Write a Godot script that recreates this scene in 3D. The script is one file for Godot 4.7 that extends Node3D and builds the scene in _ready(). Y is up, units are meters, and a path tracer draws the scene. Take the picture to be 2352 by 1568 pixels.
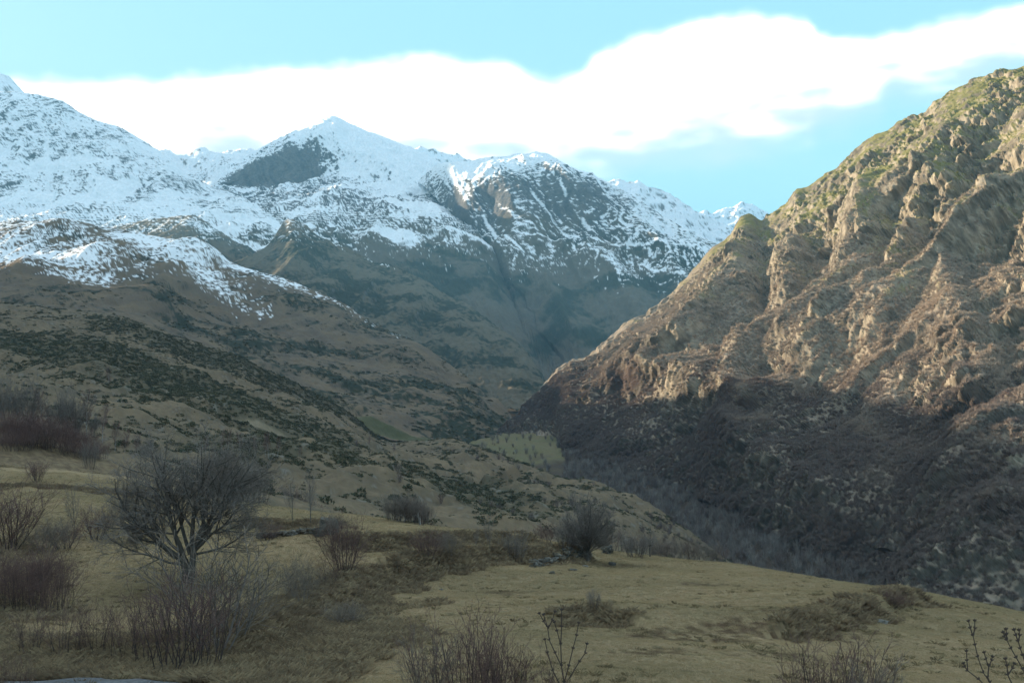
extends Node3D

# Winter valley in high mountains, late sun from the left.
# Traced points are (px, py, metres away) on a 2352 x 1568 grid; at() turns them into places in the world.
const F := 2290.0
const EYE := Vector3(0, 112, 0)
const SUN_TO := Vector3(-0.886, 0.211, -0.413)

var fbm := FastNoiseLite.new()
var rid := FastNoiseLite.new()
var one := FastNoiseLite.new()
var cel := FastNoiseLite.new()
var M := {}
var rng := RandomNumberGenerator.new()
var taken := {}


func at(px: float, py: float, d: float) -> Vector3:
	return EYE + Vector3((px - 1176.0) / F * d, (784.0 - py) / F * d, -d)


func ss(a: float, b: float, x: float) -> float:
	return smoothstep(a, b, x)


func noises() -> void:
	for k in [[fbm, FastNoiseLite.TYPE_SIMPLEX_SMOOTH, FastNoiseLite.FRACTAL_FBM, 4, 11], [rid, FastNoiseLite.TYPE_SIMPLEX_SMOOTH, FastNoiseLite.FRACTAL_RIDGED, 4, 23], [one, FastNoiseLite.TYPE_SIMPLEX_SMOOTH, FastNoiseLite.FRACTAL_NONE, 1, 37], [cel, FastNoiseLite.TYPE_CELLULAR, FastNoiseLite.FRACTAL_NONE, 1, 41]]:
		var n: FastNoiseLite = k[0]
		n.noise_type = k[1]
		n.fractal_type = k[2]
		n.fractal_octaves = k[3]
		n.seed = k[4]
		n.frequency = 1.0
	cel.cellular_return_type = FastNoiseLite.RETURN_DISTANCE2_SUB


class Buf:
	var v := PackedVector3Array()
	var n := PackedVector3Array()
	var c := PackedColorArray()
	var i := PackedInt32Array()

	func tube(pts: PackedVector3Array, rad: PackedFloat32Array, sides: int) -> void:
		var first := v.size()
		var last := pts.size() - 1
		var side := Vector3.ZERO
		for k in pts.size():
			var d := (pts[mini(k + 1, last)] - pts[maxi(k - 1, 0)]).normalized()
			if k == 0:
				side = d.cross(Vector3(0.3, 0.2, 0.93) if absf(d.z) < 0.8 else Vector3(1, 0.1, 0)).normalized()
			else:
				side = (side - d * side.dot(d)).normalized()
			var other := d.cross(side)
			for s in sides:
				var a := TAU * s / sides
				var o := side * cos(a) + other * sin(a)
				v.append(pts[k] + o * rad[k])
				n.append(o)
		for k in last:
			for s in sides:
				var p := first + k * sides + s
				var q := first + k * sides + (s + 1) % sides
				i.append_array([p, p + sides, q, q, p + sides, q + sides])

	func tri(a: Vector3, b: Vector3, d: Vector3) -> void:
		var f := v.size()
		v.append_array([a, b, d])
		i.append_array([f, f + 1, f + 2])

	func mesh(m: Material) -> ArrayMesh:
		var arr := []
		arr.resize(Mesh.ARRAY_MAX)
		arr[Mesh.ARRAY_VERTEX] = v
		if n.size():
			arr[Mesh.ARRAY_NORMAL] = n
		if c.size():
			arr[Mesh.ARRAY_COLOR] = c
		arr[Mesh.ARRAY_INDEX] = i
		var out := ArrayMesh.new()
		out.add_surface_from_arrays(Mesh.PRIMITIVE_TRIANGLES, arr)
		out.surface_set_material(0, m)
		return out


func numbered(called: String) -> String:
	var k: int = taken.get(called, 0)
	taken[called] = k + 1
	return called if k == 0 else "%s_%03d" % [called, k]


func tag(o: Node, label: String, category: String, group := "") -> void:
	o.set_meta("label", label)
	o.set_meta("category", category)
	if group:
		o.set_meta("group", group)


func part(called: String, m: Mesh, parent: Node) -> MeshInstance3D:
	var o := MeshInstance3D.new()
	o.name = called
	o.mesh = m
	parent.add_child(o, true)
	return o


func thing(called: String, where: Vector3, turn := 0.0, size := 1.0) -> Node3D:
	var o := Node3D.new()
	o.name = numbered(called)
	add_child(o, true)
	o.position = where
	o.rotation.y = turn
	o.scale = Vector3.ONE * size
	return o


func struct(called: String, m: Mesh, kind := "structure") -> MeshInstance3D:
	var o := MeshInstance3D.new()
	o.name = numbered(called)
	o.mesh = m
	add_child(o, true)
	o.set_meta("kind", kind)
	return o


func noise_tex(freq: float, lo: float, hi: float, seed_: int, kind := FastNoiseLite.TYPE_SIMPLEX_SMOOTH) -> NoiseTexture2D:
	var n := FastNoiseLite.new()
	n.noise_type = kind
	n.frequency = freq
	n.fractal_octaves = 5
	n.seed = seed_
	var g := Gradient.new()
	g.colors = PackedColorArray([Color(lo, lo, lo), Color(hi, hi, hi)])
	var t := NoiseTexture2D.new()
	t.width = 512
	t.height = 512
	t.seamless = true
	t.noise = n
	t.color_ramp = g
	return t


func earth(tile: float, bump: float, grain: Texture2D, relief: Texture2D) -> StandardMaterial3D:
	var m := StandardMaterial3D.new()
	m.vertex_color_use_as_albedo = true
	m.roughness = 0.95
	m.metallic_specular = 0.15
	m.uv1_triplanar = true
	m.uv1_world_triplanar = true
	m.uv1_scale = Vector3.ONE / tile
	m.albedo_texture = grain
	if bump > 0.0:
		m.heightmap_enabled = true
		m.heightmap_texture = relief
		m.heightmap_scale = bump
	return m


func plain(c: Color, rough := 0.9) -> StandardMaterial3D:
	var m := StandardMaterial3D.new()
	m.albedo_color = c.linear_to_srgb()
	m.roughness = rough
	m.metallic_specular = 0.2
	return m


func materials() -> void:
	var grain := noise_tex(0.02, 0.86, 1.0, 3)
	var relief := noise_tex(0.03, 0.0, 1.0, 5)
	M.rock = earth(24.0, 14.0, grain, relief)
	M.far = earth(140.0, 40.0, grain, relief)
	M.hill = earth(30.0, 12.0, grain, relief)
	M.near = earth(2.6, 1.6, noise_tex(0.03, 0.7, 1.0, 8), noise_tex(0.05, 0.0, 1.0, 9))
	M.stone = earth(0.7, 3.0, noise_tex(0.02, 0.6, 1.0, 13), relief)
	M.bark = plain(Color(0.10, 0.09, 0.08))
	M.twig = plain(Color(0.17, 0.15, 0.135))
	M.twig_pale = plain(Color(0.165, 0.138, 0.115))
	M.twig_red = plain(Color(0.14, 0.09, 0.08))
	M.twig_dark = plain(Color(0.07, 0.055, 0.05))
	M.birch = plain(Color(0.26, 0.25, 0.235))
	for k in ["juniper", "grass", "brush"]:
		M[k] = plain(Color.WHITE)
		M[k].vertex_color_use_as_albedo = true


# ---- sky: blue air and a long lens cloud, worked out by azimuth and elevation (degrees) ----
const CLOUD_TOP := [[-180, 13.0], [-120, 16.5], [-80, 14.0], [-50, 14.8], [-34, 14.2], [-27.2, 13.6], [-26.2, 13.95], [-20, 14.6], [-18, 15.0], [-12, 15.8], [-8, 16.2], [-4.4, 16.6], [-1, 16.45], [2.4, 15.5], [3.6, 15.6], [5.6, 16.9], [8, 17.7], [10.5, 18.3], [13, 18.35], [16.4, 18.1], [17.2, 17.1], [19.8, 16.8], [22, 16.8], [24, 17.2], [27, 17.2], [34, 17.6], [50, 16.0], [90, 17.5], [140, 15.0], [180, 13.0]]
const CLOUD_LOW := [[-180, 7.0], [-110, 8.0], [-60, 8.5], [-30, 8.5], [-24, 8.5], [-19, 9.4], [-10, 9.0], [-4, 8.4], [0, 8.6], [3.8, 9.9], [6.8, 10.3], [10.5, 10.6], [14, 11.0], [16.5, 11.3], [17.5, 12.2], [20, 12.8], [21, 13.4], [24, 13.4], [27, 14.2], [34, 14.0], [60, 12.0], [100, 11.0], [140, 9.0], [180, 7.0]]


func along(t: Array, x: float) -> float:
	for k in t.size() - 1:
		if x <= t[k + 1][0]:
			var q: float = ss(0.0, 1.0, (x - t[k][0]) / (t[k + 1][0] - t[k][0]))
			return lerpf(t[k][1], t[k + 1][1], q)
	return t[-1][1]


func sky_picture() -> Image:
	var w := 2048
	var h := 1024
	var data := PackedFloat32Array()
	data.resize(w * h * 3)
	var tops := PackedFloat32Array()
	var lows := PackedFloat32Array()
	for x in w:
		var az := fposmod((x + 0.5) / w * 360.0 + 180.0, 360.0) - 180.0
		tops.append(along(CLOUD_TOP, az))
		lows.append(along(CLOUD_LOW, az))
	for y in h:
		var el := 90.0 - (y + 0.5) / h * 180.0
		var up := clampf(el / 90.0, 0.0, 1.0)
		var air := Vector3(0.20, 0.35, 0.39).lerp(Vector3(0.155, 0.305, 0.38), ss(6.0, 20.0, el)).lerp(Vector3(0.12, 0.26, 0.40), ss(18.0, 80.0, el))
		for x in w:
			var c := air
			if el < 0.0:
				c = Vector3(0.09, 0.085, 0.075)
			else:
				var az := fposmod((x + 0.5) / w * 360.0 + 180.0, 360.0) - 180.0
				var a := deg_to_rad(az)
				var q := Vector3(sin(a) * 57.3, el, cos(a) * 57.3)
				if el < 24.0:
					var wob := fbm.get_noise_3d(q.x * 0.16, q.y * 0.42, q.z * 0.16)
					var fine := fbm.get_noise_3d(q.x * 0.55, q.y * 1.3, q.z * 0.55)
					var t := tops[x] - 0.55 + wob * 0.5 + fine * 0.22
					var l := lows[x] + wob * 0.8 + fine * 0.25
					var d := ss(t + 0.2, t - 0.8, el) * ss(l - 1.9, l + 1.5, el)
					var streak := fbm.get_noise_3d(q.x * 0.09 + 40.0, q.y * 0.55, q.z * 0.09)
					var puff := fbm.get_noise_3d(q.x * 0.25 + 40.0, q.y * 0.7, q.z * 0.25)
					var depth := clampf((t - el) / maxf(t - l, 1.0), 0.0, 1.2)
					var shade := ss(0.4, 1.05, depth + streak * 0.6 + puff * 0.4)
					d *= lerpf(1.0, 0.8, ss(0.55, 1.1, depth + streak * 0.8))
					var cloud := Vector3(0.86, 0.84, 0.815).lerp(Vector3(0.335, 0.362, 0.378), shade)
					c = c.lerp(cloud, clampf(d, 0.0, 1.0))
					c = c.lerp(Vector3(0.36, 0.41, 0.42), 0.5 * ss(14.0, 5.0, el) * ss(14.0, -12.0, az) * ss(-90.0, -30.0, az))
				else:
					var hi := fbm.get_noise_3d(q.x * 0.05, q.y * 0.05, q.z * 0.05 + 9.0)
					c = c.lerp(Vector3(0.88, 0.84, 0.80), 0.75 * ss(-0.15, 0.35, hi) * ss(24.0, 32.0, el))  # high cloud above the view, added to whiten the light in the shade
				var near_sun := clampf(sin(a) * cos(deg_to_rad(el)) * SUN_TO.x + sin(deg_to_rad(el)) * SUN_TO.y - cos(a) * cos(deg_to_rad(el)) * SUN_TO.z, -1.0, 1.0)
				c += Vector3(1.0, 0.82, 0.6) * 0.5 * exp(-acos(near_sun) / 0.30)
			var o := (y * w + x) * 3
			data[o] = c.x * 0.9
			data[o + 1] = c.y * 0.9
			data[o + 2] = c.z * 0.9
	return Image.create_from_data(w, h, false, Image.FORMAT_RGBF, data.to_byte_array())


# ---- mountains: sheets lofted between traced lines, then carved with noise and coloured by height, slope and snow ----
func spread_row(r: Array, n: int) -> PackedVector3Array:
	var out := PackedVector3Array()
	var x0: float = r[0][0]
	var x1: float = r[-1][0]
	var k := 0
	for i in n:
		var x := lerpf(x0, x1, float(i) / (n - 1))
		while k < r.size() - 2 and x > r[k + 1][0]:
			k += 1
		var a := Vector3(r[k][0], r[k][1], r[k][2])
		var b := Vector3(r[k + 1][0], r[k + 1][1], r[k + 1][2])
		var t := clampf((x - a.x) / (b.x - a.x), 0.0, 1.0)
		var ma := (b - a) / (b.x - a.x)
		var mb := ma
		if k > 0:
			var z := Vector3(r[k - 1][0], r[k - 1][1], r[k - 1][2])
			ma = (b - z) / (b.x - z.x)
		if k < r.size() - 2:
			var z := Vector3(r[k + 2][0], r[k + 2][1], r[k + 2][2])
			mb = (z - a) / (z.x - a.x)
		var w := b.x - a.x
		var t2 := t * t
		var t3 := t2 * t
		var p := a * (2 * t3 - 3 * t2 + 1) + ma * w * (t3 - 2 * t2 + t) + b * (3 * t2 - 2 * t3) + mb * w * (t3 - t2)
		out.append(at(x, p.y, p.z))
	return out


func loft(rows: Array, nu: int, spans: Array, back: Vector3, world_rows := false, ease_ := 1.0) -> Dictionary:
	var lines := []
	for r in rows:
		if world_rows:
			var l := PackedVector3Array()
			for i in nu:
				var f: float = float(i) / (nu - 1) * (r.size() - 1)
				var k := mini(int(f), r.size() - 2)
				l.append((EYE + r[k]).lerp(EYE + r[k + 1], ss(0, 1, f - k) * 0.5 + (f - k) * 0.5))
			lines.append(l)
		else:
			lines.append(spread_row(r, nu))
	var behind := PackedVector3Array()
	for p in lines[0]:
		behind.append(p + back)
	lines.insert(0, behind)
	var grid := PackedVector3Array()
	var vs := PackedFloat32Array()
	for s in spans.size():
		var count: int = spans[s]
		for k in count + (1 if s == spans.size() - 1 else 0):
			var t := 1.0 - pow(1.0 - float(k) / count, ease_ if s > 0 else 1.0)
			vs.append(s + t)
			var l0: PackedVector3Array = lines[maxi(s - 1, 0)] if s != 1 else lines[1]
			var l1: PackedVector3Array = lines[s]
			var l2: PackedVector3Array = lines[s + 1]
			var l3: PackedVector3Array = lines[mini(s + 2, lines.size() - 1)] if s != 0 else lines[1]
			for i in nu:
				var a := l1[i]
				var b := l2[i]
				var ma := (b - l0[i]) * 0.5 if s != 1 and s != 0 else b - a
				var mb := (l3[i] - a) * 0.5 if s + 2 < lines.size() and s != 0 else b - a
				var t2 := t * t
				var t3 := t2 * t
				grid.append(a * (2 * t3 - 3 * t2 + 1) + ma * (t3 - 2 * t2 + t) + b * (3 * t2 - 2 * t3) + mb * (t3 - t2))
	return {"p": grid, "v": vs, "nu": nu, "nv": vs.size()}


# nearness (1 on the line, 0 at r metres) to lines that run over the sheet
func field(g: Dictionary, lines: Array) -> PackedFloat32Array:
	var out := PackedFloat32Array()
	var p: PackedVector3Array = g.p
	var nu: int = g.nu
	var nv: int = g.nv
	out.resize(nu * nv)
	if lines.is_empty():
		return out
	var sx := PackedFloat32Array()
	var sy := PackedFloat32Array()
	var si := PackedInt32Array()
	for j in range(0, nv, 3):
		if g.v[j] < 0.98:
			continue
		for i in range(0, nu, 3):
			var q := p[j * nu + i] - EYE
			sx.append(1176.0 - q.x / q.z * F)
			sy.append(784.0 + q.y / q.z * F)
			si.append(j * nu + i)
	for l in lines:
		var r: float = l[0]
		var pts: Array = l[1]
		var found := PackedInt32Array()
		for k in pts.size() - 1:
			var a := Vector2(pts[k][0], pts[k][1])
			var b := Vector2(pts[k + 1][0], pts[k + 1][1])
			var n := maxi(1, int(a.distance_to(b) / 40.0))
			for s in n + (1 if k == pts.size() - 2 else 0):
				var w := a.lerp(b, float(s) / n)
				var best := 1e12
				var which := 0
				for m in sx.size():
					var dx := sx[m] - w.x
					var dy := sy[m] - w.y
					var d := dx * dx + dy * dy
					if d < best:
						best = d
						which = si[m]
				found.append(which)
		for k in found.size() - 1:
			var a := p[found[k]]
			var b := p[found[k + 1]]
			var ab := b - a
			var len2 := maxf(ab.length_squared(), 0.01)
			var i0 := found[k] % nu
			var j0 := found[k] / nu
			var i1 := found[k + 1] % nu
			var j1 := found[k + 1] / nu
			var cu := maxf(0.3, p[j0 * nu + mini(i0 + 1, nu - 1)].distance_to(p[j0 * nu + maxi(i0 - 1, 0)]) * 0.5)
			var cv := maxf(0.3, p[mini(j0 + 1, nv - 1) * nu + i0].distance_to(p[maxi(j0 - 1, 0) * nu + i0]) * 0.5)
			var wu := int(r / cu * 1.4) + 2
			var wv := int(r / cv * 1.4) + 2
			for j in range(maxi(0, mini(j0, j1) - wv), mini(nv, maxi(j0, j1) + wv + 1)):
				for i in range(maxi(0, mini(i0, i1) - wu), mini(nu, maxi(i0, i1) + wu + 1)):
					var q := p[j * nu + i]
					var t := clampf((q - a).dot(ab) / len2, 0.0, 1.0)
					var d := 1.0 - (q - a - ab * t).length() / r
					if d > out[j * nu + i]:
						out[j * nu + i] = d
	return out


func sheet(cfg: Dictionary) -> Dictionary:
	var g := loft(cfg.rows, cfg.nu, cfg.spans, cfg.back, cfg.get("world", false), cfg.get("ease", 1.0))
	var nu: int = g.nu
	var nv: int = g.nv
	var fa := field(g, cfg.get("ribs", []))
	var fb := field(g, cfg.get("gullies", []))
	var fc := field(g, cfg.get("marks", []))
	var base: PackedVector3Array = g.p
	var p := PackedVector3Array()
	p.resize(nu * nv)
	var kind: String = cfg.kind
	var rise: float = cfg.get("rib_height", 0.0)
	var sink: float = cfg.get("gully_depth", rise)
	for j in nv:
		var v: float = g.v[j]
		for i in nu:
			var k := j * nu + i
			p[k] = base[k] + carve(kind, base[k], v, float(i) / nu, fa[k] * rise, fb[k] * sink)
	var nn := PackedVector3Array()
	nn.resize(nu * nv)
	var cc := PackedColorArray()
	cc.resize(nu * nv)
	for j in nv:
		var ju := maxi(j - 1, 0) * nu
		var jd := mini(j + 1, nv - 1) * nu
		for i in nu:
			var k := j * nu + i
			var n := (p[jd + i] - p[ju + i]).cross(p[j * nu + mini(i + 1, nu - 1)] - p[j * nu + maxi(i - 1, 0)]).normalized()
			nn[k] = n
			cc[k] = tint(kind, p[k], n, g.v[j], float(i) / nu, fa[k], fb[k], fc[k])
	var idx := PackedInt32Array()
	idx.resize((nu - 1) * (nv - 1) * 6)
	var o := 0
	for j in nv - 1:
		for i in nu - 1:
			var a := j * nu + i
			idx[o] = a
			idx[o + 1] = a + 1
			idx[o + 2] = a + nu + 1
			idx[o + 3] = a
			idx[o + 4] = a + nu + 1
			idx[o + 5] = a + nu
			o += 6
	return {"p": p, "n": nn, "c": cc, "i": idx, "nu": nu, "nv": nv, "v": g.v, "b": fb, "m": fc, "flat": cfg.get("flat", false)}


func sheet_mesh(s: Dictionary, m: Material) -> ArrayMesh:
	var arr := []
	arr.resize(Mesh.ARRAY_MAX)
	arr[Mesh.ARRAY_VERTEX] = s.p
	if not s.flat:
		arr[Mesh.ARRAY_NORMAL] = s.n
	arr[Mesh.ARRAY_COLOR] = s.c
	arr[Mesh.ARRAY_INDEX] = s.i
	var out := ArrayMesh.new()
	out.add_surface_from_arrays(Mesh.PRIMITIVE_TRIANGLES, arr)
	out.surface_set_material(0, m)
	return out


func carve(kind: String, p: Vector3, v: float, _u: float, rib: float, gully: float) -> Vector3:
	var q := p - EYE
	match kind:
		"crag":
			var out := Vector3(-0.56, 0.52, 0.64)
			var edge := ss(0.0, 0.35, absf(v - 1.0))
			var a := q.z * 0.98 + q.x * 0.17
			var s := a - 0.45 * q.y + 45.0 * one.get_noise_3d(q.x / 160.0, q.y / 160.0, q.z / 160.0)
			var low := ss(2.0, 1.75, v)
			var high := ss(-40.0, 90.0, q.y)
			var d := rid.get_noise_2d(s / 210.0, q.y / 640.0) * 9.0 * edge * low
			d += rid.get_noise_2d(s / 85.0 + 7.0, q.y / 260.0) * 5.0 * edge * low
			var rough := lerpf(0.7, 1.0, high) * lerpf(0.55, 1.3, ss(-0.3, 0.4, one.get_noise_3d(q.x / 90.0, q.y / 90.0 + 5.0, q.z / 90.0)))
			d += rid.get_noise_3d(q.x / 60.0, q.y / 80.0, q.z / 56.0) * 6.0 * rough
			var wx := q.x + 3.0 * one.get_noise_3d(q.x / 9.0, q.y / 9.0, q.z / 9.0)
			var lean := q.y * 0.18
			d += (cel.get_noise_3d((wx + lean) / 34.0, q.y / 46.0, (q.z + lean) / 30.0) + 0.6) * 13.0 * rough
			d += (cel.get_noise_3d((wx + lean) / 15.0, q.y / 21.0, (q.z + lean) / 13.0 + 30.0) + 0.6) * 7.5 * rough
			d += (cel.get_noise_3d(wx / 7.0, q.y / 9.5, q.z / 6.5 + 60.0) + 0.6) * 3.6 * rough
			d += rid.get_noise_3d(q.x / 15.0, q.y / 20.0, q.z / 13.0) * 2.0 * rough
			d += fbm.get_noise_3d(q.x / 5.0, q.y / 5.0, q.z / 4.5) * 1.3 * rough
			return out * (d * lerpf(0.45, 1.0, ss(0.0, 0.14, absf(v - 1.0))) + (rib - gully) * edge)
		"snow", "snow_left", "snow_second":
			var edge := lerpf(0.25, 1.0, ss(0.0, 0.4, absf(v - 1.0)))
			var s := q.x + 0.35 * q.y
			var d := rid.get_noise_2d(s / 420.0, q.y / 1500.0 + q.z / 2500.0) * 42.0 * edge
			d += rid.get_noise_3d(q.x / 170.0, q.y / 240.0, q.z / 200.0) * 20.0 * edge
			d += rid.get_noise_3d(q.x / 55.0, q.y / 70.0, q.z / 60.0) * 6.0 * lerpf(0.4, 1.0, edge)
			d += fbm.get_noise_3d(q.x / 18.0, q.y / 18.0, q.z / 18.0) * 1.8
			return Vector3(-0.1, 0.75, 0.55) * (d + rib - gully)
		"far":
			return Vector3(0, 1, 0.4) * (rid.get_noise_3d(q.x / 260.0, q.y / 260.0, q.z / 260.0) * 26.0 + rid.get_noise_3d(q.x / 70.0, q.y / 90.0, q.z / 70.0) * 10.0)
		"spur":
			var edge := lerpf(0.3, 1.0, ss(0.0, 0.4, absf(v - 1.0)))
			var s := q.x - 0.3 * q.y
			var d := rid.get_noise_2d(s / 190.0, q.y / 700.0) * 22.0 * edge
			d += rid.get_noise_3d(q.x / 60.0, q.y / 80.0, q.z / 60.0) * 7.0 * edge
			d += fbm.get_noise_3d(q.x / 14.0, q.y / 14.0, q.z / 14.0) * 3.0
			return Vector3(0.2, 0.8, 0.4) * (d + rib - gully)
		"brown":
			var edge := lerpf(0.25, 1.0, ss(0.0, 0.35, absf(v - 1.0)))
			var d := fbm.get_noise_3d(q.x / 210.0, q.y / 210.0, q.z / 210.0) * 20.0 * edge
			d += rid.get_noise_2d((q.x + 0.5 * q.z) / 150.0, q.y / 300.0) * 8.0 * edge
			d += fbm.get_noise_3d(q.x / 36.0, q.y / 30.0, q.z / 36.0) * 4.0 * edge
			d += fbm.get_noise_3d(q.x / 7.0, q.y / 7.0, q.z / 7.0) * 0.7
			return Vector3(0, d + rib - gully, 0)
		"slope":
			var edge := lerpf(0.2, 1.0, ss(0.0, 0.3, absf(v - 1.0))) * lerpf(0.3, 1.0, ss(3.0, 2.6, v))
			var d := fbm.get_noise_2d(q.x / 120.0, q.z / 150.0) * 9.0 * edge
			d += rid.get_noise_2d((q.x - 0.6 * q.z) / 95.0, (q.z + q.x) / 300.0) * 4.5 * edge
			d += fbm.get_noise_2d(q.x / 22.0, q.z / 22.0) * 2.0 * edge
			d += fbm.get_noise_2d(q.x / 4.0, q.z / 4.0) * 0.35
			return Vector3(0, d + (rib - gully) * edge, 0)
		"valley":
			return Vector3(0, fbm.get_noise_2d(q.x / 40.0, q.z / 40.0) * 2.0, 0)
	return Vector3(0, fbm.get_noise_2d(q.x / 120.0, q.z / 120.0) * 12.0, 0)


func mix3(a: Color, b: Color, t: float) -> Color:
	return a.lerp(b, clampf(t, 0.0, 1.0))


const SNOW := Color(0.84, 0.86, 0.89)
const ROCK := Color(0.135, 0.13, 0.125)
const HAY := Color(0.165, 0.125, 0.075)
const HEATH := Color(0.045, 0.05, 0.034)


func tint(kind: String, p: Vector3, n: Vector3, v: float, _u: float, _rib: float, gully: float, mark: float) -> Color:
	var q := p - EYE
	var c := HAY
	match kind:
		"crag":
			var a := fbm.get_noise_3d(q.x / 40.0, q.y / 40.0, q.z / 40.0)
			var b := fbm.get_noise_3d(q.x / 9.0, q.y / 9.0, q.z / 9.0 + 30.0)
			c = mix3(Color(0.145, 0.124, 0.096), Color(0.375, 0.318, 0.24), 0.5 + a * 1.1 + b * 1.3)
			c = mix3(c, Color(0.125, 0.108, 0.09), ss(0.0, -55.0, q.y + a * 60.0) * 0.92)  # shade on the lower face painted in: rock darker below a height band
			var flat := n.y + b * 0.35 + a * 0.25
			var green := ss(20.0, 180.0, q.y + a * 120.0)
			c = mix3(c, mix3(Color(0.25, 0.195, 0.125), Color(0.19, 0.174, 0.07), green), ss(0.46, 0.76, flat))
			var brush := ss(130.0, -20.0, q.y + a * 160.0)
			c = mix3(c, mix3(Color(0.34, 0.265, 0.20), Color(0.24, 0.20, 0.155), 0.5 + b), brush * ss(0.35, 0.7, flat + 0.1))
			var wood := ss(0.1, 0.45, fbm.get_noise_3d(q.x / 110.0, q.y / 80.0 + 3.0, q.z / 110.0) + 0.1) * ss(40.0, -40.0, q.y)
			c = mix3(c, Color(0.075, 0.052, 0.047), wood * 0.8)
			c = mix3(c, SNOW, ss(395.0, 410.0, q.y + b * 30.0) * ss(1.12, 1.02, v))
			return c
		"snow", "snow_left", "snow_second":
			var a := fbm.get_noise_3d(q.x / 300.0, q.y / 220.0, q.z / 300.0)
			var warp := one.get_noise_3d(q.x / 180.0, q.y / 120.0, q.z / 180.0)
			var ledge := fbm.get_noise_3d((q.x + warp * 40.0) / 34.0, q.y / 7.5 + q.x / 120.0 + warp * 3.0, q.z / 60.0)
			var streak := fbm.get_noise_2d((q.x + 0.45 * q.y + warp * 50.0) / 30.0, q.y / 260.0)
			var spot := fbm.get_noise_3d(q.x / 12.0, q.y / 7.0, q.z / 16.0)
			var steep := 1.0 - n.y
			c = mix3(Color(0.085, 0.088, 0.09), Color(0.175, 0.16, 0.145), 0.5 + spot * 0.8 + streak * 0.8)
			var grass := mix3(Color(0.125, 0.105, 0.075), HEATH, ss(0.0, 0.35, a + ledge * 0.3))
			c = mix3(c, grass, ss(520.0, 330.0, q.y + a * 140.0))
			var cover := 0.0
			var rocky := 1.0
			if kind == "snow_left":
				cover = lerpf(0.5, 0.98, ss(180.0, 420.0, q.y)) - maxf(0.0, steep - 0.42) * 1.3
				rocky = ss(-0.22, 0.22, a + 0.25 * warp + 0.34 * ss(760.0, 900.0, q.y) + 0.2 * ss(70.0, 20.0, absf(q.y - 590.0 + a * 60.0)) + 0.03)
			elif kind == "snow":
				cover = lerpf(0.0, 0.78, ss(40.0, 460.0, q.y)) + ss(520.0, 860.0, q.y) * 0.25 - maxf(0.0, steep - 0.42) * 1.4 - (ss(0.12, 0.5, gully + (ledge + spot + streak) * 0.6) * 0.8 if gully > 0.0 else 0.0)
				rocky = ss(-0.25, 0.2, a + 0.2 * warp + 0.1 + 0.35 * ss(0.5, 0.0, absf(q.x + 1000.0) / 500.0) * ss(760.0, 640.0, q.y)) * lerpf(1.0, 0.12, ss(-900.0, -780.0, q.x + (q.y - 900.0) * 0.5) * ss(640.0, 760.0, q.y))
			else:
				cover = lerpf(-0.02, 0.58, ss(20.0, 330.0, q.y)) + ss(540.0, 680.0, q.y) * 0.42 - maxf(0.0, steep - 0.45) * 0.9 + ss(200.0, 520.0, q.x) * 0.30 + ss(-40.0, -220.0, q.x) * 0.34
				rocky = lerpf(0.55, 1.0, ss(-0.2, 0.3, a))
			if kind == "snow_second":
				streak *= 1.6
			var m := cover - rocky * 0.36 + rocky * (ledge * 0.62 + streak * 0.34 + spot * 0.36) + (1.0 - rocky) * (ledge * 0.10 + streak * 0.10)
			if absf(q.y - 430.0) < 70.0 and kind != "snow_second":
				m += sin(q.y * 0.62 + q.x * 0.004) * 0.28 * ss(70.0, 30.0, absf(q.y - 430.0))
			c = mix3(c, SNOW, ss(0.40, 0.56, m))
			if mark > 0.0:
				c = mix3(c, SNOW, ss(0.3, 0.7, mark + spot * 0.5 + ledge * 0.3))
			return c
		"far":
			var spot := fbm.get_noise_3d(q.x / 60.0, q.y / 40.0, q.z / 60.0)
			return mix3(Color(0.2, 0.18, 0.16), SNOW, ss(-0.32, -0.16, spot + (n.y - 0.72) * 0.7 + 0.12))
		"spur":
			var a := fbm.get_noise_3d(q.x / 120.0, q.y / 90.0, q.z / 120.0)
			var b := fbm.get_noise_3d(q.x / 14.0, q.y / 9.0, q.z / 16.0)
			c = mix3(Color(0.14, 0.115, 0.08), HEATH, ss(-0.12, 0.25, a + b * 0.6))
			c = mix3(c, Color(0.16, 0.15, 0.14), ss(0.5, 0.75, 1.0 - n.y + b * 0.3))
			c = mix3(c, Color(0.26, 0.19, 0.12), ss(0.2, 0.8, mark))
			var m := lerpf(-0.3, 0.38, ss(120.0, 330.0, q.y)) + b * 0.5 + a * 0.25 + gully * 0.75 * (0.4 + b)
			return mix3(c, SNOW, ss(0.40, 0.50, m))
		"brown":
			var a := fbm.get_noise_3d(q.x / 130.0, q.y / 70.0, q.z / 130.0)
			var b := fbm.get_noise_3d(q.x / 9.0, q.y / 4.0, q.z / 15.0)
			var e := fbm.get_noise_3d(q.x / 45.0, q.y / 30.0, q.z / 45.0)
			c = mix3(Color(0.178, 0.134, 0.09), Color(0.125, 0.10, 0.076), 0.5 + e)
			c = mix3(c, HEATH, ss(0.10, 0.28, a * 0.7 + b * 0.55 + e * 0.3 + ss(30.0, -50.0, q.y) * 0.08))
			var m := lerpf(-0.55, 0.28, ss(35.0, 140.0, q.y)) + b * 0.75 + e * 0.45 + one.get_noise_3d(q.x / 4.0, q.y / 2.2, q.z / 7.0) * 0.18 + gully * 0.55 * (1.0 + b)
			c = mix3(c, SNOW, ss(0.30, 0.42, m))
			if mark > 0.0:
				c = mix3(c, mix3(Color(0.088, 0.09, 0.048), Color(0.12, 0.108, 0.062), 0.4 + e), ss(0.3, 0.45, mark))
			return c
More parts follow.
